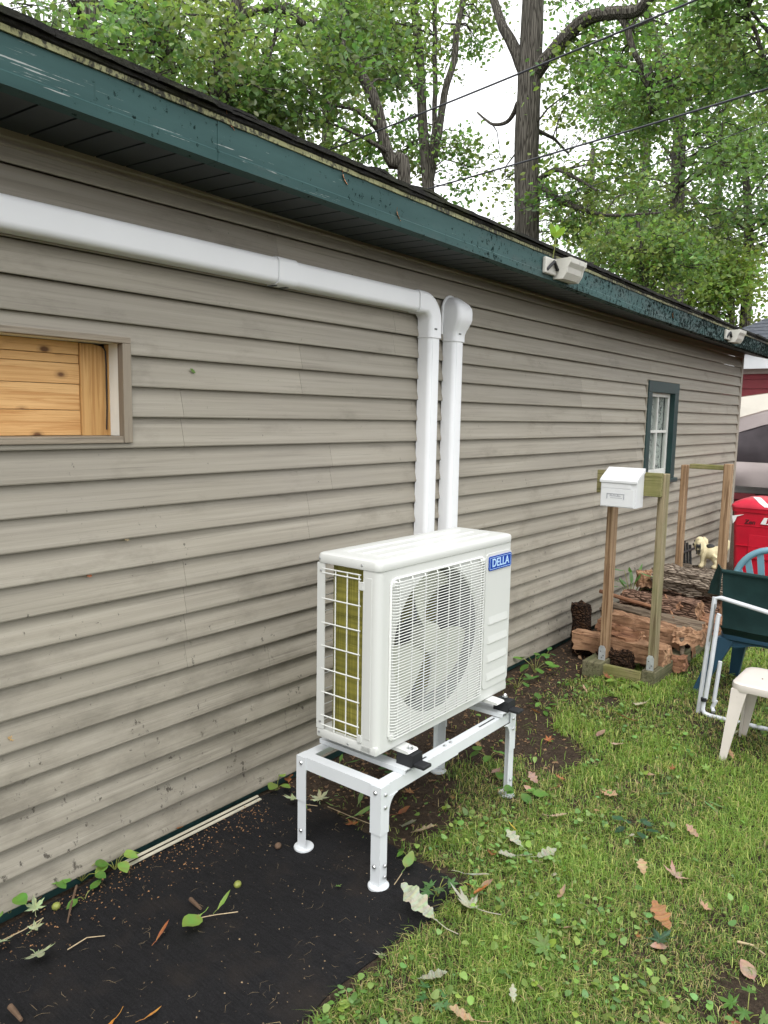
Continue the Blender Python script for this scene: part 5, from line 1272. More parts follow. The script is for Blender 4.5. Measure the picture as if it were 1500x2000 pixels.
def tree(label, base, limbs, crowns, nclump, per, leaf=0.12, tint=(0.075, 0.125, 0.03), seed=0, clump=0.42, cut=0.0, hang=0.0, name='oak_tree'):
    """limbs: list of (points, r0, r1); crowns: list of (centre, radii)"""
    r_ = np.random.default_rng(100+seed); o = thing(name, label, 'tree', (base[0], base[1], 0), 'trees behind the garage')
    sk = []
    for k, (pts, ra, rb) in enumerate(limbs):
        pts = [Vector(p) for p in pts]; P = []; Rr = []
        m_ = len(pts)-1; sub = 6
        for i in range(m_):
            p0, p1_, p2_, p3_ = pts[max(i-1, 0)], pts[i], pts[i+1], pts[min(i+2, m_)]
            for q in range(sub):
                t_ = q/sub; P.append(0.5*((2*p1_)+(p2_-p0)*t_+(2*p0-5*p1_+4*p2_-p3_)*t_*t_+(-p0+3*p1_-3*p2_+p3_)*t_**3))
        P.append(pts[-1]); N = len(P)
        for i, p in enumerate(P):
            t_ = i/(N-1); rad = (ra+(rb-ra)*t_)*(1+0.06*fbm(p.x*2, p.y*2, p.z*1.5)); Rr.append(rad)
            if k: P[i] = p+Vector((fbm(p.z*1.3, seed, k), fbm(p.z*1.3, k, seed+9), fbm(p.x*1.3, k, seed+4)))*0.05
            sk.append((P[i], rad))
        obj('trunk' if k == 0 else 'limb', MB().tube(P, Rr, 14 if k == 0 else 9), 'tree_bark', o, True, False)
    sp_ = np.array([tuple(p) for p, _ in sk]); sr = np.array([q for _, q in sk])
    cl = []
    vol = np.array([c[1][0]*c[1][1]*c[1][2] for c in crowns]); pick = r_.choice(len(crowns), size=nclump*4, p=vol/vol.sum())
    for c in pick:
        cc, rr = crowns[c]
        while True:
            u = r_.uniform(-1, 1, 3)
            if (u*u).sum() < 1: break
        u *= (0.55+0.45*r_.random())/max(0.3, np.linalg.norm(u)) if r_.random() < 0.55 and np.linalg.norm(u) > 0.3 else 1.0
        p = np.array(cc)+u*np.array(rr)
        if mnoise.fractal((p[0]*0.42+seed*7, p[1]*0.42, p[2]*0.55), 1.0, 2.0, 3) < cut: continue
        cl.append(p)
        if len(cl) >= nclump: break
    cl = np.array(cl); pts = []; cols = []
    tw = MB(); off = wloc(o)
    for i, c in enumerate(cl):
        d = np.linalg.norm(sp_-c, axis=1)+np.maximum(0, sp_[:, 2]-c[2])*0.8; j = int(d.argmin()); a = Vector(sp_[j]); e = Vector(c)
        mid = a.lerp(e, 0.5)+Vector((r_.normal()*0.15, r_.normal()*0.15, 0.18+r_.normal()*0.1))
        r1 = min(sr[j]*0.5, 0.012+0.010*(e-a).length)
        tw.tube([a, a.lerp(mid, 0.6)+Vector((0, 0, 0.05)), mid.lerp(e, 0.4), e], [r1, r1*0.75, r1*0.5, 0.006], 5, False)
        for q in range(2):
            e2 = e+Vector(r_.normal(size=3)*clump*0.8); tw.tube([mid.lerp(e, 0.55), e.lerp(e2, 0.4), e2], [r1*0.45, 0.007, 0.004], 4, False)
        n = int(per*r_.uniform(0.55, 1.45)); sc = clump*r_.uniform(0.7, 1.35)
        w_ = r_.normal(size=(n, 3))*np.array([sc, sc, sc*0.62]); w_[:, 2] -= hang*np.abs(w_[:, 0]+w_[:, 1])*0.3
        pts.append(c+w_)
        h = r_.uniform(0.6, 1.35); yel = r_.uniform(0.85, 1.35)
        base_c = np.array(tint)*1.9*h*np.array([yel*1.02, 1.0, 1.35]); cols.append(base_c*r_.uniform(0.72, 1.3, (n, 1))*np.array([1, 1, 1])+r_.normal(size=(n, 3))*0.006)  # leaf tint lifted and turned bluish: haze put into the colour
    obj('branchlets', tw, 'tree_bark', o, True, False)['kind'] = 'stuff'
    pts = np.concatenate(pts); cols = np.clip(np.concatenate(cols), 0.008, 0.5)
    me = leaves_mesh('crown', (pts-np.array(off)).astype(np.float32), leaf, cols); link('crown', me, 'tree_leaf', o)
    return o
A = at
def gb(p): return Vector((p.x, p.y, 0))
def upto(*pp): return [gb(pp[0])]+list(pp)
# the big straight trunk
t1 = [A(1028, 470, 18), A(1028, 300, 18), A(1036, 120, 18), A(1041, 0, 18), A(1046, -160, 18.2)]
tree('tallest oak with thick straight trunk rising over the middle of the roof', t1[0],
     [(upto(*t1), 0.30, 0.215),
      ([A(1030, 150, 18), A(1008, 105, 18.1), A(985, 55, 18.2), A(965, 0, 18.4), A(930, -120, 18.8)], 0.15, 0.07),
      ([A(1040, 155, 18), A(1062, 122, 17.8), A(1105, 70, 17.5), A(1150, 32, 17.2), A(1200, 22, 17.0), A(1245, 18, 16.8), A(1272, -8, 16.6), A(1330, -60, 16.4)], 0.17, 0.09),
      ([A(1050, 350, 18), A(1085, 330, 17.6), A(1120, 345, 17.2), A(1165, 372, 16.8)], 0.07, 0.02),
      ([A(1050, 355, 18), A(1085, 385, 17.7), A(1130, 405, 17.4), A(1190, 420, 17.0), A(1290, 415, 16.6)], 0.09, 0.02),
      ([A(1012, 200, 18), A(990, 235, 18.3), A(960, 240, 18.6), A(935, 220, 19)], 0.06, 0.02),
      ([A(1040, 250, 18), A(1080, 270, 18.5), A(1110, 300, 19)], 0.05, 0.02),
      ([A(1200, 25, 17.0), A(1225, 60, 17), A(1240, 105, 17), A(1262, 150, 17.2), A(1275, 220, 17.4)], 0.08, 0.03)],
     [(A(1170, 250, 18.6), (1.5, 1.5, 2.0)), (A(1270, 110, 17.6), (2.2, 2.2, 1.5)), (A(1150, 400, 18.0), (1.3, 1.3, 0.9)), (A(935, 380, 19.5), (1.0, 1.0, 1.1)), (A(940, 60, 19.6), (0.7, 0.7, 0.7)), (A(1080, -90, 19), (2.2, 2.2, 0.9))],
     115, 100, 0.115, (0.080, 0.135, 0.032), 1, 0.36, -0.02)
# forked pair of slim trunks
t2 = [A(836, 420, 20), A(835, 355, 20), A(826, 250, 20), A(820, 120, 20), A(808, 0, 20), A(800, -140, 20)]
tree('slim oak forking low into two upright trunks left of the tallest oak', t2[0],
     [(upto(*t2), 0.17, 0.08), ([A(838, 360, 20), A(852, 290, 20.1), A(866, 200, 20.2), A(884, 120, 20.3), A(902, 10, 20.5), A(915, -100, 20.6)], 0.11, 0.06),
      ([A(845, 330, 20), A(850, 200, 19.6), A(848, 90, 19.4), A(852, -20, 19.2)], 0.07, 0.05),
      ([A(822, 180, 20), A(790, 140, 20.2), A(765, 60, 20.4)], 0.06, 0.03)],
     [(A(890, 50, 21.3), (1.0, 1.0, 1.2)), (A(760, 80, 20), (1.6, 1.6, 1.6)), (A(800, 230, 21), (0.7, 0.7, 1.6)), (A(870, 330, 19.8), (1.0, 1.0, 1.0))],
     100, 85, 0.12, (0.085, 0.14, 0.036), 2, 0.36, -0.05)
# leaning dark tree
t3 = [A(790, 370, 15), A(768, 320, 15), A(752, 285, 15), A(738, 215, 15), A(708, 150, 15), A(668, 95, 15), A(615, 45, 15), A(560, 12, 15), A(500, 18, 15)]
tree('dark oak leaning left with a long arching limb above the roof edge', t3[0],
     [(upto(*t3), 0.135, 0.055), ([A(742, 230, 15), A(728, 180, 15.2), A(700, 150, 15.3), A(675, 130, 15.5), A(640, 130, 15.6)], 0.08, 0.03),
      ([A(745, 260, 15), A(700, 215, 14.6), A(640, 200, 14.2), A(580, 165, 14)], 0.06, 0.02),
      ([A(670, 95, 15), A(672, 50, 15.2), A(665, 0, 15.4)], 0.05, 0.02),
      ([A(760, 300, 15), A(700, 265, 14.5), A(640, 240, 14.1)], 0.05, 0.02)],
     [(A(610, 210, 14.3), (1.7, 1.7, 0.9)), (A(690, 240, 14.6), (1.0, 1.0, 0.7)), (A(560, 90, 14.8), (1.3, 1.3, 0.9)), (A(715, 30, 16.2), (1.1, 1.1, 0.8)), (A(760, 150, 16.3), (0.6, 0.6, 0.8))],
     80, 90, 0.115, (0.070, 0.120, 0.030), 3, 0.32, -0.04)
t4 = [A(430, 215, 13), A(432, 160, 13), A(436, 100, 13), A(446, 60, 13), A(462, 15, 13), A(480, -60, 13)]
tree('dark forked oak behind the left part of the roof', t4[0],
     [(upto(*t4), 0.16, 0.09), ([A(446, 60, 13), A(470, 30, 13), A(510, 18, 13.1), A(550, 20, 13.2), A(590, 45, 13.4)], 0.08, 0.05),
      ([A(500, 150, 13.2), A(525, 110, 13.2), A(538, 70, 13.2), A(550, 10, 13.3)], 0.05, 0.025), ([A(436, 140, 13), A(470, 165, 13.1), A(500, 148, 13.2)], 0.06, 0.05),
      ([A(338, 140, 12.6), A(328, 100, 12.6), A(312, 60, 12.6), A(292, 25, 12.6), A(270, -10, 12.6)], 0.05, 0.03)],
     [(A(370, 110, 12.6), (1.3, 1.3, 0.9)), (A(280, 60, 12.6), (1.5, 1.5, 0.7)), (A(500, 60, 13.2), (1.0, 1.0, 0.7)), (A(450, 220, 12.8), (1.2, 1.2, 0.45)), (A(540, 160, 13.2), (0.8, 0.8, 0.5))],
     62, 95, 0.10, (0.090, 0.145, 0.040), 4, 0.30, -0.08)
t5 = [A(170, 60, 15), A(175, 0, 15), A(180, -120, 15)]
tree('leafy oak at the far left whose crown shows over the roof corner', t5[0],
     [(upto(*t5), 0.2, 0.1), ([A(175, 20, 15), A(240, -10, 15), A(300, -20, 15)], 0.06, 0.02)],
     [(A(230, 30, 15), (2.0, 2.0, 0.9)), (A(380, 30, 16), (1.6, 1.6, 0.9)), (A(110, -50, 15), (2.2, 2.2, 0.9))], 42, 90, 0.11, (0.085, 0.135, 0.045), 5, 0.36, 0.05)
t6 = [A(1320, 560, 24), A(1322, 420, 24), A(1324, 330, 24), A(1326, 250, 24), A(1310, 180, 24), A(1285, 90, 24), A(1262, 20, 24), A(1250, -60, 24)]
tree('tall thin oak with crooked branches right of the tallest oak', t6[0],
     [(upto(*t6), 0.24, 0.09), ([A(1325, 215, 24), A(1345, 175, 24), A(1362, 130, 24), A(1380, 90, 24), A(1400, 40, 24)], 0.12, 0.05),
      ([A(1324, 270, 24), A(1365, 258, 23.6), A(1400, 230, 23.2), A(1425, 200, 23)], 0.09, 0.03), ([A(1326, 330, 24), A(1300, 290, 24.2), A(1285, 250, 24.4)], 0.07, 0.02),
      ([A(1330, 220, 24), A(1352, 240, 24), A(1372, 205, 24), A(1400, 150, 24), A(1412, 90, 24)], 0.06, 0.03)],
     [(A(1320, 90, 24), (2.4, 2.4, 2.4)), (A(1400, 230, 23.5), (2.0, 2.0, 2.0)), (A(1250, 240, 24.4), (1.6, 1.6, 1.4)), (A(1330, 400, 23.5), (2.2, 2.2, 1.4))],
     85, 90, 0.15, (0.075, 0.125, 0.034), 6, 0.46, -0.03)
t7 = [A(1620, 300, 14), A(1600, 120, 14), A(1570, 0, 14), A(1540, -80, 14)]
tree('near oak at the right edge with a branch hanging into view', t7[0],
     [(upto(*t7), 0.2, 0.12), ([A(1560, -30, 14), A(1490, -20, 14), A(1462, 20, 14), A(1474, 60, 14), A(1480, 90, 14), A(1492, 120, 14)], 0.05, 0.02), ([A(1590, 100, 14), A(1540, 90, 14.2), A(1500, 60, 14.3), A(1470, 20, 14.4)], 0.04, 0.02)],
     [(A(1450, 20, 14.2), (1.0, 1.0, 0.7)), (A(1510, 90, 14), (0.9, 0.9, 0.7)), (A(1600, -20, 14), (2, 2, 1.4))], 110, 85, 0.10, (0.090, 0.145, 0.040), 7, 0.28, -0.05)
t8 = [A(1460, 560, 28), A(1462, 440, 28), A(1455, 330, 28), A(1440, 250, 28)]
tree('dense dark green oak over the far end of the roof', t8[0],
     [(upto(*t8), 0.2, 0.08), ([A(1460, 450, 28), A(1420, 420, 27.6), A(1380, 400, 27.2), A(1310, 395, 27)], 0.08, 0.03), ([A(1458, 400, 28), A(1490, 350, 28), A(1520, 320, 28)], 0.06, 0.02)],
     [(A(1400, 470, 27.5), (2.8, 2.8, 1.6)), (A(1290, 470, 27), (2.2, 2.2, 1.4)), (A(1470, 320, 28), (2.0, 2.0, 2.0)), (A(1510, 480, 27.5), (2.4, 2.4, 1.6))], 95, 90, 0.15, (0.062, 0.110, 0.030), 8, 0.48, 0.03)
t9 = [A(1260, 580, 15), A(1255, 540, 15), A(1250, 480, 15), A(1246, 430, 15)]
tree('young maple with reddish tips just above the gutter end', t9[0],
     [(upto(*t9), 0.07, 0.03), ([A(1252, 500, 15), A(1215, 470, 14.8), A(1185, 455, 14.6)], 0.03, 0.012), ([A(1252, 520, 15), A(1290, 480, 15), A(1320, 465, 15)], 0.03, 0.012)],
     [(A(1240, 495, 15), (0.9, 0.9, 0.6)), (A(1190, 500, 14.7), (0.6, 0.6, 0.35)), (A(1310, 530, 15), (0.7, 0.7, 0.5))], 55, 85, 0.085, (0.095, 0.150, 0.036), 9, 0.24, -0.2, name='maple_tree')
t10 = [A(1430, 620, 27), A(1425, 575, 27), A(1420, 530, 27)]
tree('bright green tree rising behind the grey roof of the red house', t10[0],
     [(upto(*t10), 0.1, 0.04)], [(A(1410, 560, 27), (2.0, 2.0, 1.4)), (A(1330, 575, 27), (1.4, 1.4, 0.8)), (A(1480, 560, 27), (1.6, 1.6, 1.3))], 85, 90, 0.14, (0.125, 0.195, 0.040), 10, 0.46, -0.1)
# further trees that close the view; haze put into their paler tints
far = [(1150, 470, 33, 'pale green tree far behind the tallest oak'), (1400, 420, 36, 'far pale tree behind the dense dark oak'),
       (640, 130, 31, 'far tree behind the leaning oak'), (1260, 180, 37, 'far tree behind the crooked thin oak'), (330, -10, 29, 'far tree at the top left behind the roof')]
for k, (px, py, d, lab) in enumerate(far):
    b_ = A(px, py+120, d); tp_ = A(px+8, py-180, d)
    tree(lab, b_, [([gb(b_), b_, A(px+3, py, d), tp_], 0.3, 0.08), ([A(px+2, py+40, d), A(px+60, py-40, d-0.5), A(px+90, py-110, d-1)], 0.12, 0.04), ([A(px+2, py+20, d), A(px-60, py-50, d+0.5), A(px-100, py-120, d+1)], 0.12, 0.04)],
         [(A(px, py, d), (4.2, 4.2, 2.6)), (A(px-40, py+90, d), (3.0, 3.0, 1.4)), (A(px+30, py+240, d), (3.6, 3.6, 1.8))], 58, 75, 0.19, ((0.105, 0.165, 0.048), (0.085, 0.14, 0.040), (0.12, 0.175, 0.06))[k % 3], 20+k, 0.62, 0.08)
# ------------------------------------------------------------------ lawn
def project(x, y, z):
    D = np.stack([x-CAM.x, y-CAM.y, z-CAM.z], -1); f_ = D @ np.array(fw); return 750+F*(D @ np.array(rt))/f_, 1000-F*(D @ np.array(up))/f_, f_
def scatter(n, x0, x1, y0, y1, power=1.0):
    """ground points, denser near the camera"""
    out_ = []; tot = 0
    while tot < n:
        x = rng.uniform(x0, x1, n); y = rng.uniform(y0, y1, n); d = np.hypot(x, y-CAM.y)
        keep = rng.random(n) < np.minimum(1, (1.9/np.maximum(d, 0.5))**power)
        px, py, f_ = project(x, y, 0*x); vis = (f_ > 0.3) & (px > -250) & (px < 1750) & (py < 2350)
        keep &= vis | (rng.random(n) < 0.30)
        out_.append(np.stack([x[keep], y[keep]], 1)); tot += keep.sum()
    return np.concatenate(out_)[:n]
def blades(name, P, length, width, cols, lean=0.6):
    n = len(P); L = length; a = rng.uniform(0, 2*np.pi, n); dr = np.stack([np.cos(a), np.sin(a), 0*a], 1); sd_ = np.stack([-np.sin(a), np.cos(a), 0*a], 1)
    ln = np.abs(rng.normal(lean, 0.5, n))[:, None]; up_ = np.array([0, 0, 1.0])
    h1 = P+(up_*0.55+dr*0.22*ln)*L; h2 = P+(up_*np.maximum(0.25, 0.95-0.45*ln)+dr*(0.85*ln))*L
    v = np.empty((n, 5, 3), dtype=np.float32); w_ = width
    v[:, 0] = P-sd_*w_; v[:, 1] = P+sd_*w_; v[:, 2] = h1-sd_*w_*0.8; v[:, 3] = h1+sd_*w_*0.8; v[:, 4] = h2
    me = bpy.data.meshes.new(name); me.vertices.add(n*5); me.vertices.foreach_set('co', v.ravel())
    b5 = np.arange(n, dtype=np.int32)*5
    lo_ = np.stack([b5, b5+1, b5+3, b5+2, b5+2, b5+3, b5+4], 1); me.loops.add(n*7); me.loops.foreach_set('vertex_index', lo_.ravel())
    ls = np.stack([np.arange(n)*7, np.arange(n)*7+4], 1).astype(np.int32); me.polygons.add(n*2); me.polygons.foreach_set('loop_start', ls.ravel())
    me.update(calc_edges=True); me.validate(); colattr(me, np.repeat(cols, 5, axis=0)); return me
G_ = scatter(370000, -0.5, 9.5, -4.6, -0.15, 1.6)
dv = np.array([dirt(x, y) for x, y in G_]); keep = rng.random(len(G_)) < np.clip(1.02-dv*1.05, 0.015, 1); keep &= ~((G_[:, 0] < MATX-0.005) & (G_[:, 1] > MATY+0.02))
# thin patches in the lawn
pn = np.array([fbm(x*2.1+4, y*2.1, 6) for x, y in G_]); fine = np.array([fbm(x*9, y*9, 2) for x, y in G_])
keep &= rng.random(len(G_)) < np.clip(0.85+0.55*fine+0.3*pn, 0.25, 1)
G_ = G_[keep]; pn = pn[keep]; n = len(G_); dist = np.hypot(G_[:, 0], G_[:, 1]-CAM.y)
z = np.array([gh(x, y) for x, y in G_]); P = np.column_stack([G_, z-0.003])
L = rng.uniform(0.018, 0.058, n)[:, None]*(1+0.5*np.clip(pn, -0.6, 0.8))[:, None]; Wd = (0.0008+0.0009*rng.random(n))[:, None]*np.maximum(1, dist/2.6)[:, None]
green = np.array([0.225, 0.350, 0.062]); pale = np.array([0.45, 0.48, 0.15]); dark = np.array([0.100, 0.185, 0.038]); dead = np.array([0.50, 0.39, 0.20])
mixv = np.clip(0.5+0.8*pn+rng.normal(0, 0.25, n), 0, 1)[:, None]; cols = dark*(1-mixv)+green*mixv
mm = (rng.random(n) < 0.25)[:, None]; cols = np.where(mm, pale*rng.uniform(0.7, 1.1, (n, 1)), cols)
dd = (rng.random(n) < np.clip(0.11-0.3*pn, 0.03, 0.38))[:, None]; cols = np.where(dd, dead*rng.uniform(0.5, 1.1, (n, 1)), cols); cols = cols*rng.uniform(0.8, 1.2, (n, 1))
gl = link('lawn_grass', blades('lawn_grass', P, L, Wd, cols, 0.95), 'grass_blade'); tag(gl, 'short green lawn grass with dry blades', 'grass', None, 'stuff')
# ground ivy and clover leaves among the grass
G2 = scatter(12000, 0.9, 7.0, -3.4, -0.1, 1.2)
nv = np.array([fbm(x*1.6+9, y*1.6, 3) for x, y in G2]); dv = np.array([dirt(x, y) for x, y in G2])
keep = (rng.random(len(G2)) < np.clip(0.30+1.7*nv, 0.04, 1)*(1-0.86*dv)) & ~((G2[:, 0] < MATX) & (G2[:, 1] > MATY))
G2 = G2[keep]; V = []; Fc = []; Cc = []
ov = [(0, 0.0), (0.02, 0.3), (0.25, 0.46), (0.55, 0.42), (0.85, 0.22), (1.0, 0.0)]
for (x, y) in G2:
    s = rng.uniform(0.007, 0.030)*rng.uniform(0.7, 1.0); a = rng.uniform(0, 6.28); tx, ty = rng.normal(0, 0.32, 2); z0 = gh(x, y)+rng.uniform(0.012, 0.040)
    b0 = len(V); ca, sa = math.cos(a), math.sin(a)
    pl = [(u, wd) for u, wd in ov]+[(u, -wd) for u, wd in ov[-2:0:-1]]
    for (u, wd) in pl:
        px_, py_ = (u*ca-wd*sa)*s, (u*sa+wd*ca)*s; V.append((x+px_, y+py_, z0+px_*tx+py_*ty+abs(wd)*s*0.25))
    Fc.append(tuple(range(b0, b0+len(pl)))); c = np.array([0.16, 0.28, 0.06])*rng.uniform(0.6, 1.4)*np.array([rng.uniform(0.8, 1.35), 1, rng.uniform(0.7, 1.6)]); Cc += [c]*len(pl)
me = bpy.data.meshes.new('ground_ivy'); me.from_pydata(V, [], Fc); me.update(); colattr(me, np.array(Cc, dtype=np.float32))
tag(link('ground_ivy', me, 'weed_leaf'), 'small round leaves of clover and ground ivy in the lawn', 'ground cover', None, 'stuff')
# dry litter, seeds and chips on mat and soil
V = MB(); 
cc = []
for k in range(3800):
    if k < 600: x, y = rng.uniform(0.9, 2.0), -0.05-abs(rng.normal(0, 0.09)); sz = rng.uniform(0.0015, 0.005); c = np.array([0.30, 0.16, 0.075])*rng.uniform(0.4, 1.3)
    elif k < 1100: x, y = rng.uniform(0.4, MATX), rng.uniform(MATY, -0.05); sz = rng.uniform(0.0012, 0.004); c = np.array([0.28, 0.20, 0.12])*rng.uniform(0.3, 1.3)
    else: x, y = rng.uniform(MATX, 6.0), -abs(rng.normal(0.25, 0.35))-0.02; sz = rng.uniform(0.003, 0.013); c = np.array([0.20, 0.12, 0.065])*rng.uniform(0.3, 1.4)
    z0 = gz(x, y)+0.003; a = rng.uniform(0, 6.28); ca, sa = math.cos(a)*sz, math.sin(a)*sz; el = rng.uniform(0.3, 0.8); t_ = rng.normal(0, 0.4)*sz
    V.add([(x+ca, y+sa, z0+t_), (x-sa*el, y+ca*el, z0+0.002), (x-ca, y-sa, z0), (x+sa*el, y-ca*el, z0), (x, y, z0+sz*0.5)], [(0, 1, 4), (1, 2, 4), (2, 3, 4), (3, 0, 4)]); cc += [c]*5
for k in range(900):
    if k < 220: x, y = rng.uniform(0.5, MATX), rng.uniform(MATY, -0.05)
    else: x, y = rng.uniform(MATX, 5.0), -rng.uniform(0.03, 0.9)
    l = rng.uniform(0.008, 0.045); a = rng.uniform(0, 6.28); z0 = gz(x, y)+0.004; dx, dy = math.cos(a)*l, math.sin(a)*l; w_ = 0.0005; b_ = rng.normal(0, 0.25)
    c = np.array([0.30, 0.23, 0.14])*rng.uniform(0.4, 1.2)
    V.add([(x, y, z0), (x+dx*0.5-dy*b_, y+dy*0.5+dx*b_, z0+0.003), (x+dx, y+dy, z0), (x+dx*0.5-dy*b_-dy/l*w_*2, y+dy*0.5+dx*b_+dx/l*w_*2, z0+0.003), (x-dy/l*w_, y+dx/l*w_, z0)], [(0, 1, 3, 4), (1, 2, 3)]); cc += [c]*5
me = V.mesh('litter'); colattr(me, np.array(cc, dtype=np.float32)); tag(link('leaf_litter', me, 'fallen_leaf'), 'fine dry seeds, chips and grass bits on mat and soil', 'litter', None, 'stuff')

# ------------------------------------------------------------------ fallen leaves, weeds and small things
def gp(px, py, z0=0.0):
    d = rt*((px-750)/F) - up*((py-1000)/F) + fw; t_ = (z0-CAM.z)/d.z; return CAM+d*t_
PALE = (0.36, 0.37, 0.275); BROWN = (0.30, 0.15, 0.065); TANL = (0.42, 0.29, 0.17); GRN = (0.10, 0.19, 0.045); DKG = (0.045, 0.105, 0.05); YEL = (0.50, 0.36, 0.05); PINK = (0.38, 0.24, 0.19); LIME = (0.22, 0.33, 0.07)
FL = [  # px, py, kind, size, colour, label
    (870, 1790, 'oak', 0.125, PALE, 'large pale oak leaf on the grass at the mat corner'), (948, 1768, 'maple', 0.12, PALE, 'broad pale maple leaf right of the mat corner'),
    (935, 1735, 'oak', 0.075, (0.40, 0.16, 0.05), 'orange brown curled leaf above the broad pale maple leaf'), (915, 1705, 'lance', 0.075, PALE, 'narrow pale leaf upright in the grass near the mat corner'),
    (760, 1855, 'maple', 0.045, PALE, 'small pale leaf on the grass edge below the mat corner'), (1085, 1848, 'maple', 0.085, GRN, 'green maple leaf with long pale stem on the lawn'),
    (1285, 1830, 'maple', 0.095, DKG, 'dark green maple leaf flat on the lawn at right'), (1318, 1812, 'oak', 0.085, BROWN, 'brown oak leaf right of the dark green maple leaf'),
    (1330, 1712, 'maple', 0.085, PINK, 'curled dusty pink brown leaf cluster on the right lawn'), (1262, 1708, 'oak', 0.055, TANL, 'light brown leaf left of the dusty pink cluster'),
    (1385, 1780, 'maple', 0.045, TANL, 'small tan leaf on the lawn at the far right'), (1290, 1990, 'oval', 0.05, TANL, 'tan leaf at the bottom right edge'),
    (825, 1905, 'oak', 0.070, PALE, 'pale leaf lying in the lower lawn'), (940, 1985, 'oak', 0.065, TANL, 'tan oak leaf at the bottom of the lawn'),
    (1015, 1620, 'lance', 0.045, YEL, 'yellow leaf in the grass right of the front stand leg'), (1075, 1590, 'oak', 0.06, (0.47, 0.37, 0.25), 'cream leaf on the grass below the bare soil patch'),
    (1175, 1540, 'oak', 0.07, TANL, 'buff oak leaf on the grass between stand and table'), (1195, 1447, 'oak', 0.07, (0.45, 0.34, 0.25), 'pinkish oak leaf on the mid lawn'),
    (1168, 1435, 'oval', 0.06, PINK, 'small pink brown leaf left of the pinkish oak leaf'), (1253, 1405, 'lance', 0.12, (0.36, 0.17, 0.08), 'long flat reddish brown leaf on the grass before the rack'),
    (1265, 1370, 'oak', 0.09, (0.45, 0.43, 0.30), 'pale cream leaf on the grass before the rack'), (1150, 1352, 'lance', 0.07, (0.42, 0.27, 0.19), 'upright tan leaf before the rack sill'),
    (1195, 1322, 'maple', 0.07, (0.28, 0.11, 0.05), 'red brown leaf heap at the rack sill'), (1060, 1388, 'oak', 0.05, (0.42, 0.18, 0.07), 'orange leaf on the soil right of the unit'),
    (1072, 1440, 'maple', 0.05, (0.40, 0.15, 0.06), 'rusty leaf on the bare soil patch'), (1100, 1522, 'maple', 0.045, (0.36, 0.16, 0.07), 'small rusty leaf at the lower edge of the soil patch'),
    (1055, 1530, 'oak', 0.055, PINK, 'pinkish leaf on the soil by the right stand leg'), (968, 1500, 'oak', 0.07, PINK, 'dull pink leaf under the right end of the stand'),
    (812, 1612, 'oak', 0.085, (0.52, 0.40, 0.27), 'cream brown leaf on the soil under the stand'), (788, 1600, 'oval', 0.07, PALE, 'pale leaf under the stand beside the cream brown one'),
    (780, 1582, 'oval', 0.05, (0.33, 0.13, 0.06), 'rust leaf under the stand near the front leg'), (812, 1535, 'maple', 0.05, (0.38, 0.18, 0.08), 'brown leaf standing behind the front stand leg'),
    (700, 1595, 'maple', 0.06, (0.36, 0.16, 0.06), 'brown leaf with stem at the mat edge under the stand'), (575, 1527, 'oak', 0.085, (0.36, 0.15, 0.055), 'orange brown leaf against the wall by the rear stand leg'),
    (352, 1622, 'oak', 0.055, (0.40, 0.14, 0.04), 'orange leaf on the ivory strip along the wall'), (318, 1834, 'lance', 0.06, (0.36, 0.13, 0.05), 'rust coloured leaf scrap in the middle of the mat'),
    (240, 1980, 'lance', 0.055, (0.50, 0.22, 0.035), 'bright orange curled leaf at the bottom of the mat'), (292, 1984, 'lance', 0.040, (0.50, 0.24, 0.05), 'small orange leaf curl right of the bright one'),
    (84, 1765, 'oval', 0.05, (0.36, 0.14, 0.05), 'orange leaf near the pale twig by the wall'), (660, 1735, 'maple', 0.022, GRN, 'tiny green leaf alone on the mat'),
    (1480, 1900, 'oval', 0.06, PINK, 'pinkish dry leaf at the right edge of the lawn'), (1370, 1635, 'oak', 0.05, (0.36, 0.24, 0.16), 'brown leaf below the side table')]
for k, (px, py, kind, sz, c, lab) in enumerate(FL):
    sz *= 1.22
    g_ = gp(px, py, 0.02); on_mat = g_.x < MATX and g_.y > MATY; lift = 0.012 if on_mat else (0.030 if dirt(g_.x, g_.y) < 0.4 else 0.012)
    o = leaf_obj('fallen_leaf', kind, sz, (g_.x-sz*0.3, g_.y, gz(g_.x, g_.y)+lift), rnd.uniform(0, 6.28), rnd.uniform(-0.3, 0.15), rnd.uniform(-0.4, 0.4), c, 'fallen_leaf', None, rnd.uniform(0.05, 0.5), sz*rnd.choice((0, 0.3, 0.5)), k)
    tag(o, lab, 'leaf', 'leaves fallen on the ground')
# small unnamed leaves strewn over lawn and soil
SM = (((0.40, 0.40, 0.29), 'oak', 'small pale dry oak leaf strewn on the lawn'), ((0.36, 0.22, 0.12), 'oak', 'small brown dry leaf strewn on lawn or soil'), ((0.40, 0.26, 0.18), 'oval', 'small pinkish tan dry leaf strewn on the lawn'), ((0.17, 0.29, 0.07), 'maple', 'small fresh green fallen leaf in the grass'), ((0.33, 0.14, 0.055), 'maple', 'small rusty dry leaf strewn on lawn or soil'))
ANCH = ((2.80, -0.77, 'the right front stand leg'), (1.90, -0.78, 'the left front stand leg'), (3.78, -1.43, 'the beige table'), (4.28, -1.12, 'the camp chair foot'), (4.55, -0.65, 'the rack sill'), (2.08, -0.98, 'the mat corner'), (2.42, -1.06, 'the pale oak sprig'), (3.3, -0.75, 'the bare soil patch'), (2.28, -1.59, 'the dark green maple leaf'), (2.02, -1.35, 'the green maple leaf'), (3.0, -0.08, 'the wall right of the unit'), (1.75, -1.6, 'the bottom right corner'))
ORD = ('closest', 'second closest', 'third closest', 'fourth closest', 'fifth closest', 'sixth closest', 'seventh closest', 'eighth closest', 'ninth closest', 'tenth closest')
strewn = []
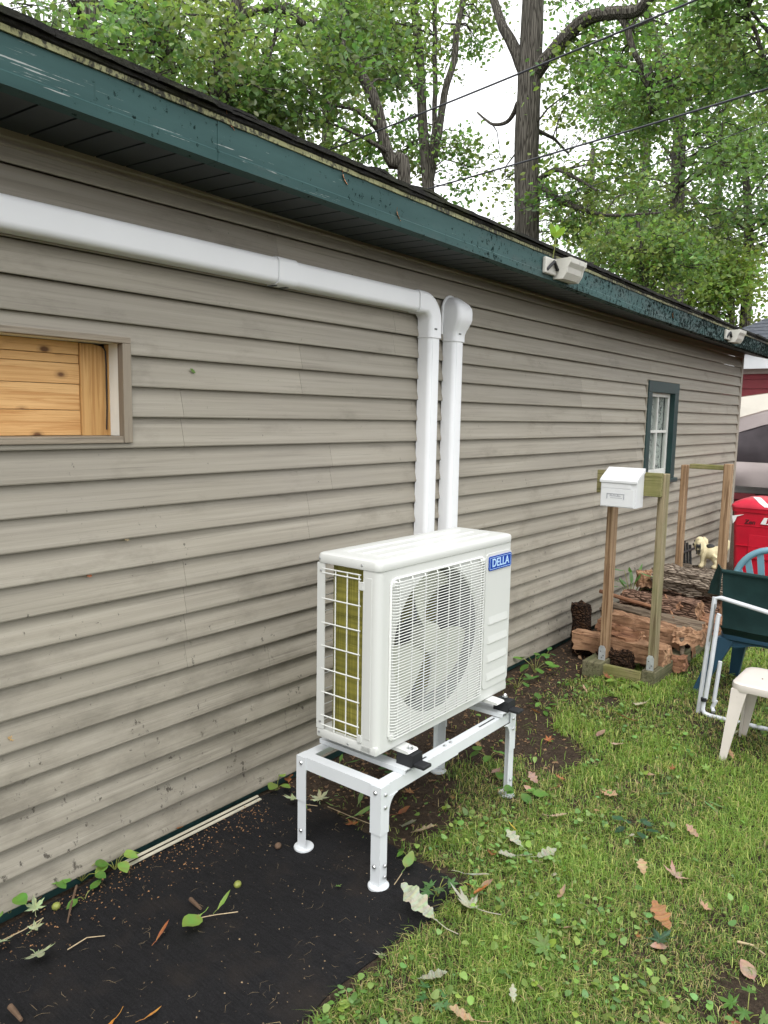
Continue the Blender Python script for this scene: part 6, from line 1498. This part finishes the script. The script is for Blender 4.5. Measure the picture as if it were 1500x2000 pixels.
while len(strewn) < 72:
    x, y = rnd.uniform(1.5, 5.0), rnd.uniform(-2.2, -0.12); dvv = dirt(x, y)
    if (x < MATX+0.1 and y > MATY-0.05) or rnd.random() > min(1, (2.6/math.hypot(x, y-CAM.y))**2+0.35*dvv): continue
    kk = rnd.choice((1, 4, 1)) if dvv > 0.5 else rnd.choice((0, 1, 2, 2, 3, 3, 4)); strewn.append((x, y, dvv, kk))
rank = {}
for n_, (x, y, dvv, kk) in enumerate(strewn):
    dd_, an = min((math.hypot(x-a, y-b_), q) for a, b_, q in ANCH); rank.setdefault((kk, an), []).append((dd_, n_))
for n_, (x, y, dvv, kk) in enumerate(strewn):
    c, kind, lab = SM[kk]; sz = rnd.uniform(0.024, 0.058); f_ = rnd.uniform(0.75, 1.2)
    dd_, an = min((math.hypot(x-a, y-b_), q) for a, b_, q in ANCH); pos_ = sorted(rank[(kk, an)]).index((dd_, n_))
    o = leaf_obj('strewn_leaf', kind, sz, (x, y, gz(x, y)+(0.024 if dvv < 0.4 else 0.008)), rnd.uniform(0, 6.28), rnd.uniform(-0.4, 0.2), rnd.uniform(-0.5, 0.5), tuple(v*f_ for v in c), 'fallen_leaf', None, rnd.uniform(0, 0.6), 0, n_+300)
    tag(o, 'small %s leaf, %s of its colour to %s' % (('pale grey', 'brown', 'pinkish tan', 'fresh green', 'rusty red')[kk], ORD[min(9, pos_)], an), 'leaf', 'small leaves strewn on the lawn')
# oak sprig with several leaves on the lawn
def sprig(label, px, py, leaves, stem, c, mat='fallen_leaf', name='fallen_sprig', z=0.02):
    g_ = gp(px, py, z); o = thing(name, label, 'twig', (g_.x, g_.y, gz(g_.x, g_.y)))
    pts = [gp(a, b_, z) for a, b_ in stem]
    if len(pts) == 2: pts = [pts[0], pts[0].lerp(pts[1], 0.5)+Vector((0, 0, 0.01)), pts[1]]
    obj('stem', MB().tube([(p.x, p.y, gz(p.x, p.y)+0.02) for p in pts], 0.0016, 5), 'twig_pale', o, True)
    for k, (a, b_, kind, sz, yaw) in enumerate(leaves):
        q = gp(a, b_, z); leaf_obj('leaf', kind, sz, (q.x, q.y, gz(q.x, q.y)+0.03), yaw, rnd.uniform(-0.35, 0), rnd.uniform(-0.3, 0.3), c, mat, o, 0.2, sz*0.3, k+40)
    return o
sprig('sprig of four pale oak leaves on the lawn', 1030, 1668, [(1020, 1655, 'oak', 0.085, 1.3), (1010, 1672, 'oak', 0.08, 2.6), (1045, 1675, 'oak', 0.085, -0.6), (1030, 1668, 'oak', 0.075, 3.6)], [(1010, 1670), (1060, 1682)], PALE)
sprig('pale maple twig with drooping leaves at the wall in the lower left', 50, 1810, [(70, 1795, 'maple', 0.075, 1.2), (62, 1830, 'maple', 0.06, 0.2), (12, 1850, 'maple', 0.075, 3.4), (68, 1870, 'maple', 0.11, 4.6)], [(85, 1800), (45, 1825), (5, 1845)], (0.36, 0.42, 0.24), z=0.03)
sprig('withered green leaf stalk lying on the mat', 420, 1795, [(395, 1800, 'oval', 0.10, 3.4), (425, 1792, 'lance', 0.07, 0.2)], [(372, 1805), (465, 1790)], LIME, 'weed_leaf')
sprig('pale maple leaf pair behind the rear stand leg', 600, 1580, [(580, 1573, 'maple', 0.085, 2.8), (625, 1570, 'maple', 0.10, 0.8)], [(585, 1575), (620, 1575)], (0.42, 0.47, 0.28))
sprig('wilted leaf stalk upright on the mat right of the front stand leg', 790, 1715, [(790, 1705, 'oval', 0.075, 0.2)], [(770, 1730), (785, 1708)], (0.26, 0.34, 0.12), 'weed_leaf', z=0.03)
sprig('limp green stem across the mat edge under the stand', 675, 1590, [(690, 1598, 'lance', 0.10, -0.7), (700, 1572, 'lance', 0.09, 0.5), (655, 1578, 'oval', 0.05, 2.6)], [(640, 1575), (740, 1615)], (0.24, 0.36, 0.12), 'weed_leaf')
def weed(label, px, py, n, kind, size, c, height=0.06, spread=0.05, name='weed_plant'):
    g_ = gp(px, py, 0.02); z0 = gz(g_.x, g_.y); o = thing(name, label, 'weed', (g_.x, g_.y, z0), 'weeds beside the wall and lawn')
    for k in range(n):
        a = 6.28*k/n+rnd.uniform(-0.4, 0.4); h = height*rnd.uniform(0.4, 1.1); q = Vector((g_.x+math.cos(a)*spread*rnd.uniform(0.3, 1), g_.y+math.sin(a)*spread*rnd.uniform(0.3, 1), z0+h))
        obj('stem', MB().tube([(g_.x, g_.y, z0-0.005), ((g_.x+q.x)/2, (g_.y+q.y)/2, z0+h*0.7), tuple(q)], 0.0013, 4), 'acorn_green', o, True)
        f_ = rnd.uniform(0.7, 1.3); leaf_obj('leaf', kind, size*rnd.uniform(0.7, 1.15), q, a, rnd.uniform(-0.1, 0.6), rnd.uniform(-0.3, 0.3), tuple(v*f_ for v in c), 'weed_leaf', o, 0.1, 0, k+7)
WG = (0.115, 0.235, 0.045)
weed('small round-leaved weed at the lower left wall foot', 20, 1790, 5, 'heart', 0.045, WG, 0.07)
weed('green weed at the wall foot beside the maple twig', 95, 1745, 7, 'heart', 0.045, WG, 0.08, 0.06)
weed('creeping weed along the wall left of the ivory strip', 160, 1725, 8, 'heart', 0.042, WG, 0.06, 0.08)
weed('bright green weed at the left end of the ivory strip', 225, 1705, 7, 'heart', 0.045, LIME, 0.06, 0.06)
weed('single broad weed leaf plant on the soil by the wall', 165, 1762, 2, 'oval', 0.055, WG, 0.02, 0.03)
weed('heart-leaved weed by the wall left of the stand', 540, 1545, 5, 'heart', 0.045, LIME, 0.06, 0.05)
weed('weed under the rear of the stand at the wall', 660, 1510, 7, 'lance', 0.08, WG, 0.05, 0.05)
weed('dark weed under the middle of the stand', 770, 1500, 8, 'heart', 0.05, (0.06, 0.13, 0.04), 0.06, 0.08)
weed('round leaf weed under the right of the stand', 955, 1475, 5, 'heart', 0.05, WG, 0.05, 0.06)
weed('leafy weed in front of the right stand leg', 1010, 1545, 9, 'oval', 0.07, WG, 0.06, 0.07)
weed('leafy plant growing right of the unit against the wall', 1045, 1310, 10, 'oval', 0.09, WG, 0.10, 0.09)
weed('green weed on the soil right of the unit', 1010, 1340, 9, 'oval', 0.08, (0.09, 0.19, 0.04), 0.08, 0.09)
weed('small green weed on dark soil beside the wall', 1067, 1285, 5, 'oval', 0.06, (0.10, 0.24, 0.07), 0.04, 0.05)
weed('broad green weed left of the bare soil patch', 1060, 1380, 7, 'oval', 0.07, WG, 0.05, 0.08)
weed('weed with toothed leaves at the mat corner', 855, 1748, 5, 'maple', 0.06, (0.085, 0.17, 0.055), 0.05, 0.04)
weed('small weed at the mat edge right of the front leg', 797, 1665, 4, 'heart', 0.04, WG, 0.04, 0.03)
weed('lettuce-like plant in the grass below the soil patch', 1350, 1560, 8, 'lance', 0.10, (0.10, 0.20, 0.06), 0.05, 0.07)
weed('dark clump of leaves in the mid lawn', 1240, 1620, 7, 'oval', 0.06, DKG, 0.05, 0.06)
weed('broad leaf weed in front of the rack sill', 1225, 1335, 6, 'heart', 0.07, LIME, 0.05, 0.08)
weed('dark leaved seedling in the bottom left lawn', 845, 1950, 5, 'maple', 0.055, (0.07, 0.16, 0.05), 0.05, 0.04)
weed('green maple seedling at the bottom right of the lawn', 1460, 1975, 4, 'maple', 0.07, WG, 0.05, 0.04)
pw = gp(1245, 1128, 0.36)
wp = thing('weed_plant', 'fleshy green plant growing between the wall and the orange log block', 'weed', (5.62, -0.20, 0.02), 'weeds beside the wall and lawn')
for k in range(13):
    a = 6.28*k/13; h = rnd.uniform(0.34, 0.50); q = Vector((5.60+math.cos(a)*0.09, -0.225+math.sin(a)*0.07, h))
    obj('stem', MB().tube([(5.62, -0.20, 0.0), (5.61, -0.21, h*0.6), tuple(q)], 0.002, 4), 'acorn_green', wp, True)
    leaf_obj('leaf', 'lance', rnd.uniform(0.10, 0.15), q, a, rnd.uniform(-0.5, 0.4), 0, (0.12, 0.24, 0.09), 'weed_leaf', wp, 0.3, 0, k)
bu = thing('shrub', 'dark green shrub in front of the red house beside the camper pole', 'shrub', (14.6, -0.6, 0))
pts = rng.normal(size=(2600, 3))*np.array([0.35, 0.42, 0.22])+np.array([0, 0, 0.32]); pts[:, 2] = np.abs(pts[:, 2]); cols = np.array([0.03, 0.075, 0.03])*rng.uniform(0.5, 1.6, (2600, 1))
link('crown', leaves_mesh('crown', pts.astype(np.float32), 0.08, cols), 'tree_leaf', bu)
obj('trunk', MB().tube([(14.6, -0.6, 0), (14.6, -0.58, 0.3)], [0.03, 0.02], 6), 'tree_bark', bu)
# ivory vinyl strip along the wall foot
v0, v1 = Vector((1.40, -0.028, 0.028)), Vector((2.02, -0.030, 0.030)); d = (v1-v0).normalized(); s = Vector((d.y, -d.x, 0))
vs = thing('vinyl_strip', 'broken ivory vinyl trim strip lying along the wall foot', 'trim strip', (1.7, -0.04, 0.02))
for (o0, o1, z, zz) in ((0.0, 0.012, 0.012, 0.015), (0.015, 0.028, 0.004, 0.008)):
    mb = MB(); q = [v0+s*o0, v1+s*o0, v1+s*o1, v0+s*o1]; mb.v = [(p.x, p.y, p.z+z) for p in q]+[(p.x, p.y, p.z+zz) for p in q]; mb.f = [(0, 1, 2, 3), (7, 6, 5, 4), (0, 4, 5, 1), (1, 5, 6, 2), (2, 6, 7, 3), (3, 7, 4, 0)]
    obj('lip', mb, 'ivory_vinyl', vs)
for k, (px, py, lab) in enumerate(((110, 1781, 'green walnut husk near the maple twig on the mat edge'), (464, 1729, 'yellow green nut in the middle of the mat'), (543, 1655, 'dark nut on the mat left of the rear stand leg'))):
    g_ = gp(px, py, 0.02); mb = MB(); sphere(mb, (g_.x, g_.y, gz(g_.x, g_.y)+0.012), (0.014, 0.012, 0.012)); tag(obj('fallen_nut', mb, 'acorn_green' if k < 2 else 'twig_brown', None, True), lab, 'nut', 'nuts on the ground')
for (a, b_, c_, lab, r_, m_) in (((150, 1745), (132, 1810), (140, 1778), 'short brown twig by the wall weeds', 0.004, 'twig_brown'), ((372, 1762), (392, 1782), (382, 1772), 'thick twig stub above the withered stalk on the mat', 0.007, 'twig_brown'), ((132, 1860), (205, 1834), (170, 1838), 'thin pale curved twig on the mat', 0.0018, 'twig_pale'),
                              ((20, 1975), (42, 2000), (30, 1985), 'broken stick end in the bottom left corner', 0.008, 'twig_brown'), ((985, 1915), (1010, 1935), (1000, 1923), 'short twig in the lower lawn', 0.003, 'twig_brown'), ((1440, 1835), (1495, 1860), (1470, 1843), 'dry twig at the right edge of the lawn', 0.004, 'twig_pale')):
    P_ = [gp(*q, 0.02) for q in (a, c_, b_)]; stick('twig', lab, [(p.x, p.y, gz(p.x, p.y)+r_+0.012) for p in P_], [r_, r_*0.9, r_*0.6], m_, 'twig', 'twigs on the ground')
# leaves caught on fascia and siding
for (x, z, c, lab) in ((2.47, fb(2.47)+0.05, (0.45, 0.20, 0.09), 'orange leaf stuck on the fascia near the middle of the eave'), (1.62, fb(1.6)+HF+0.01, (0.5, 0.22, 0.12), 'orange leaf scrap on the drip edge at left'), (2.15, fb(2.15)+HF-0.02, (0.5, 0.24, 0.13), 'brown leaf scrap hanging from the drip edge'), (5.75, fb(5.75)+0.075, (0.40, 0.13, 0.05), 'rusty leaf stuck on the dirty far fascia')):
    o = leaf_obj('stuck_leaf', 'oak', 0.055, (x, YF-0.010, z), 0.6, 0.5, 1.4, c, 'fallen_leaf', None, 0.3, 0.02, int(x*10)); tag(o, lab, 'leaf', 'leaves caught on the eave')
for (px, py, c, lab) in ((166, 1119, (0.40, 0.14, 0.06), 'small orange leaf caught on the lower left siding'), (240, 1048, (0.55, 0.45, 0.28), 'straw coloured scrap caught on the left siding'), (14, 1440, (0.48, 0.33, 0.15), 'dry curled leaf caught on the siding at the left edge'), (371, 719, (0.12, 0.22, 0.05), 'tiny green leaf stuck on the siding right of the boarded window')):
    d = rt*((px-750)/F) - up*((py-1000)/F) + fw; t_ = (-0.018-CAM.y)/d.y; p = CAM+d*t_
    o = leaf_obj('stuck_leaf', 'oak', 0.028, p, 0.4, 0.6, 1.45, c, 'fallen_leaf', None, 0.3, 0.0, px); tag(o, lab, 'leaf', 'leaf scraps caught on the siding')
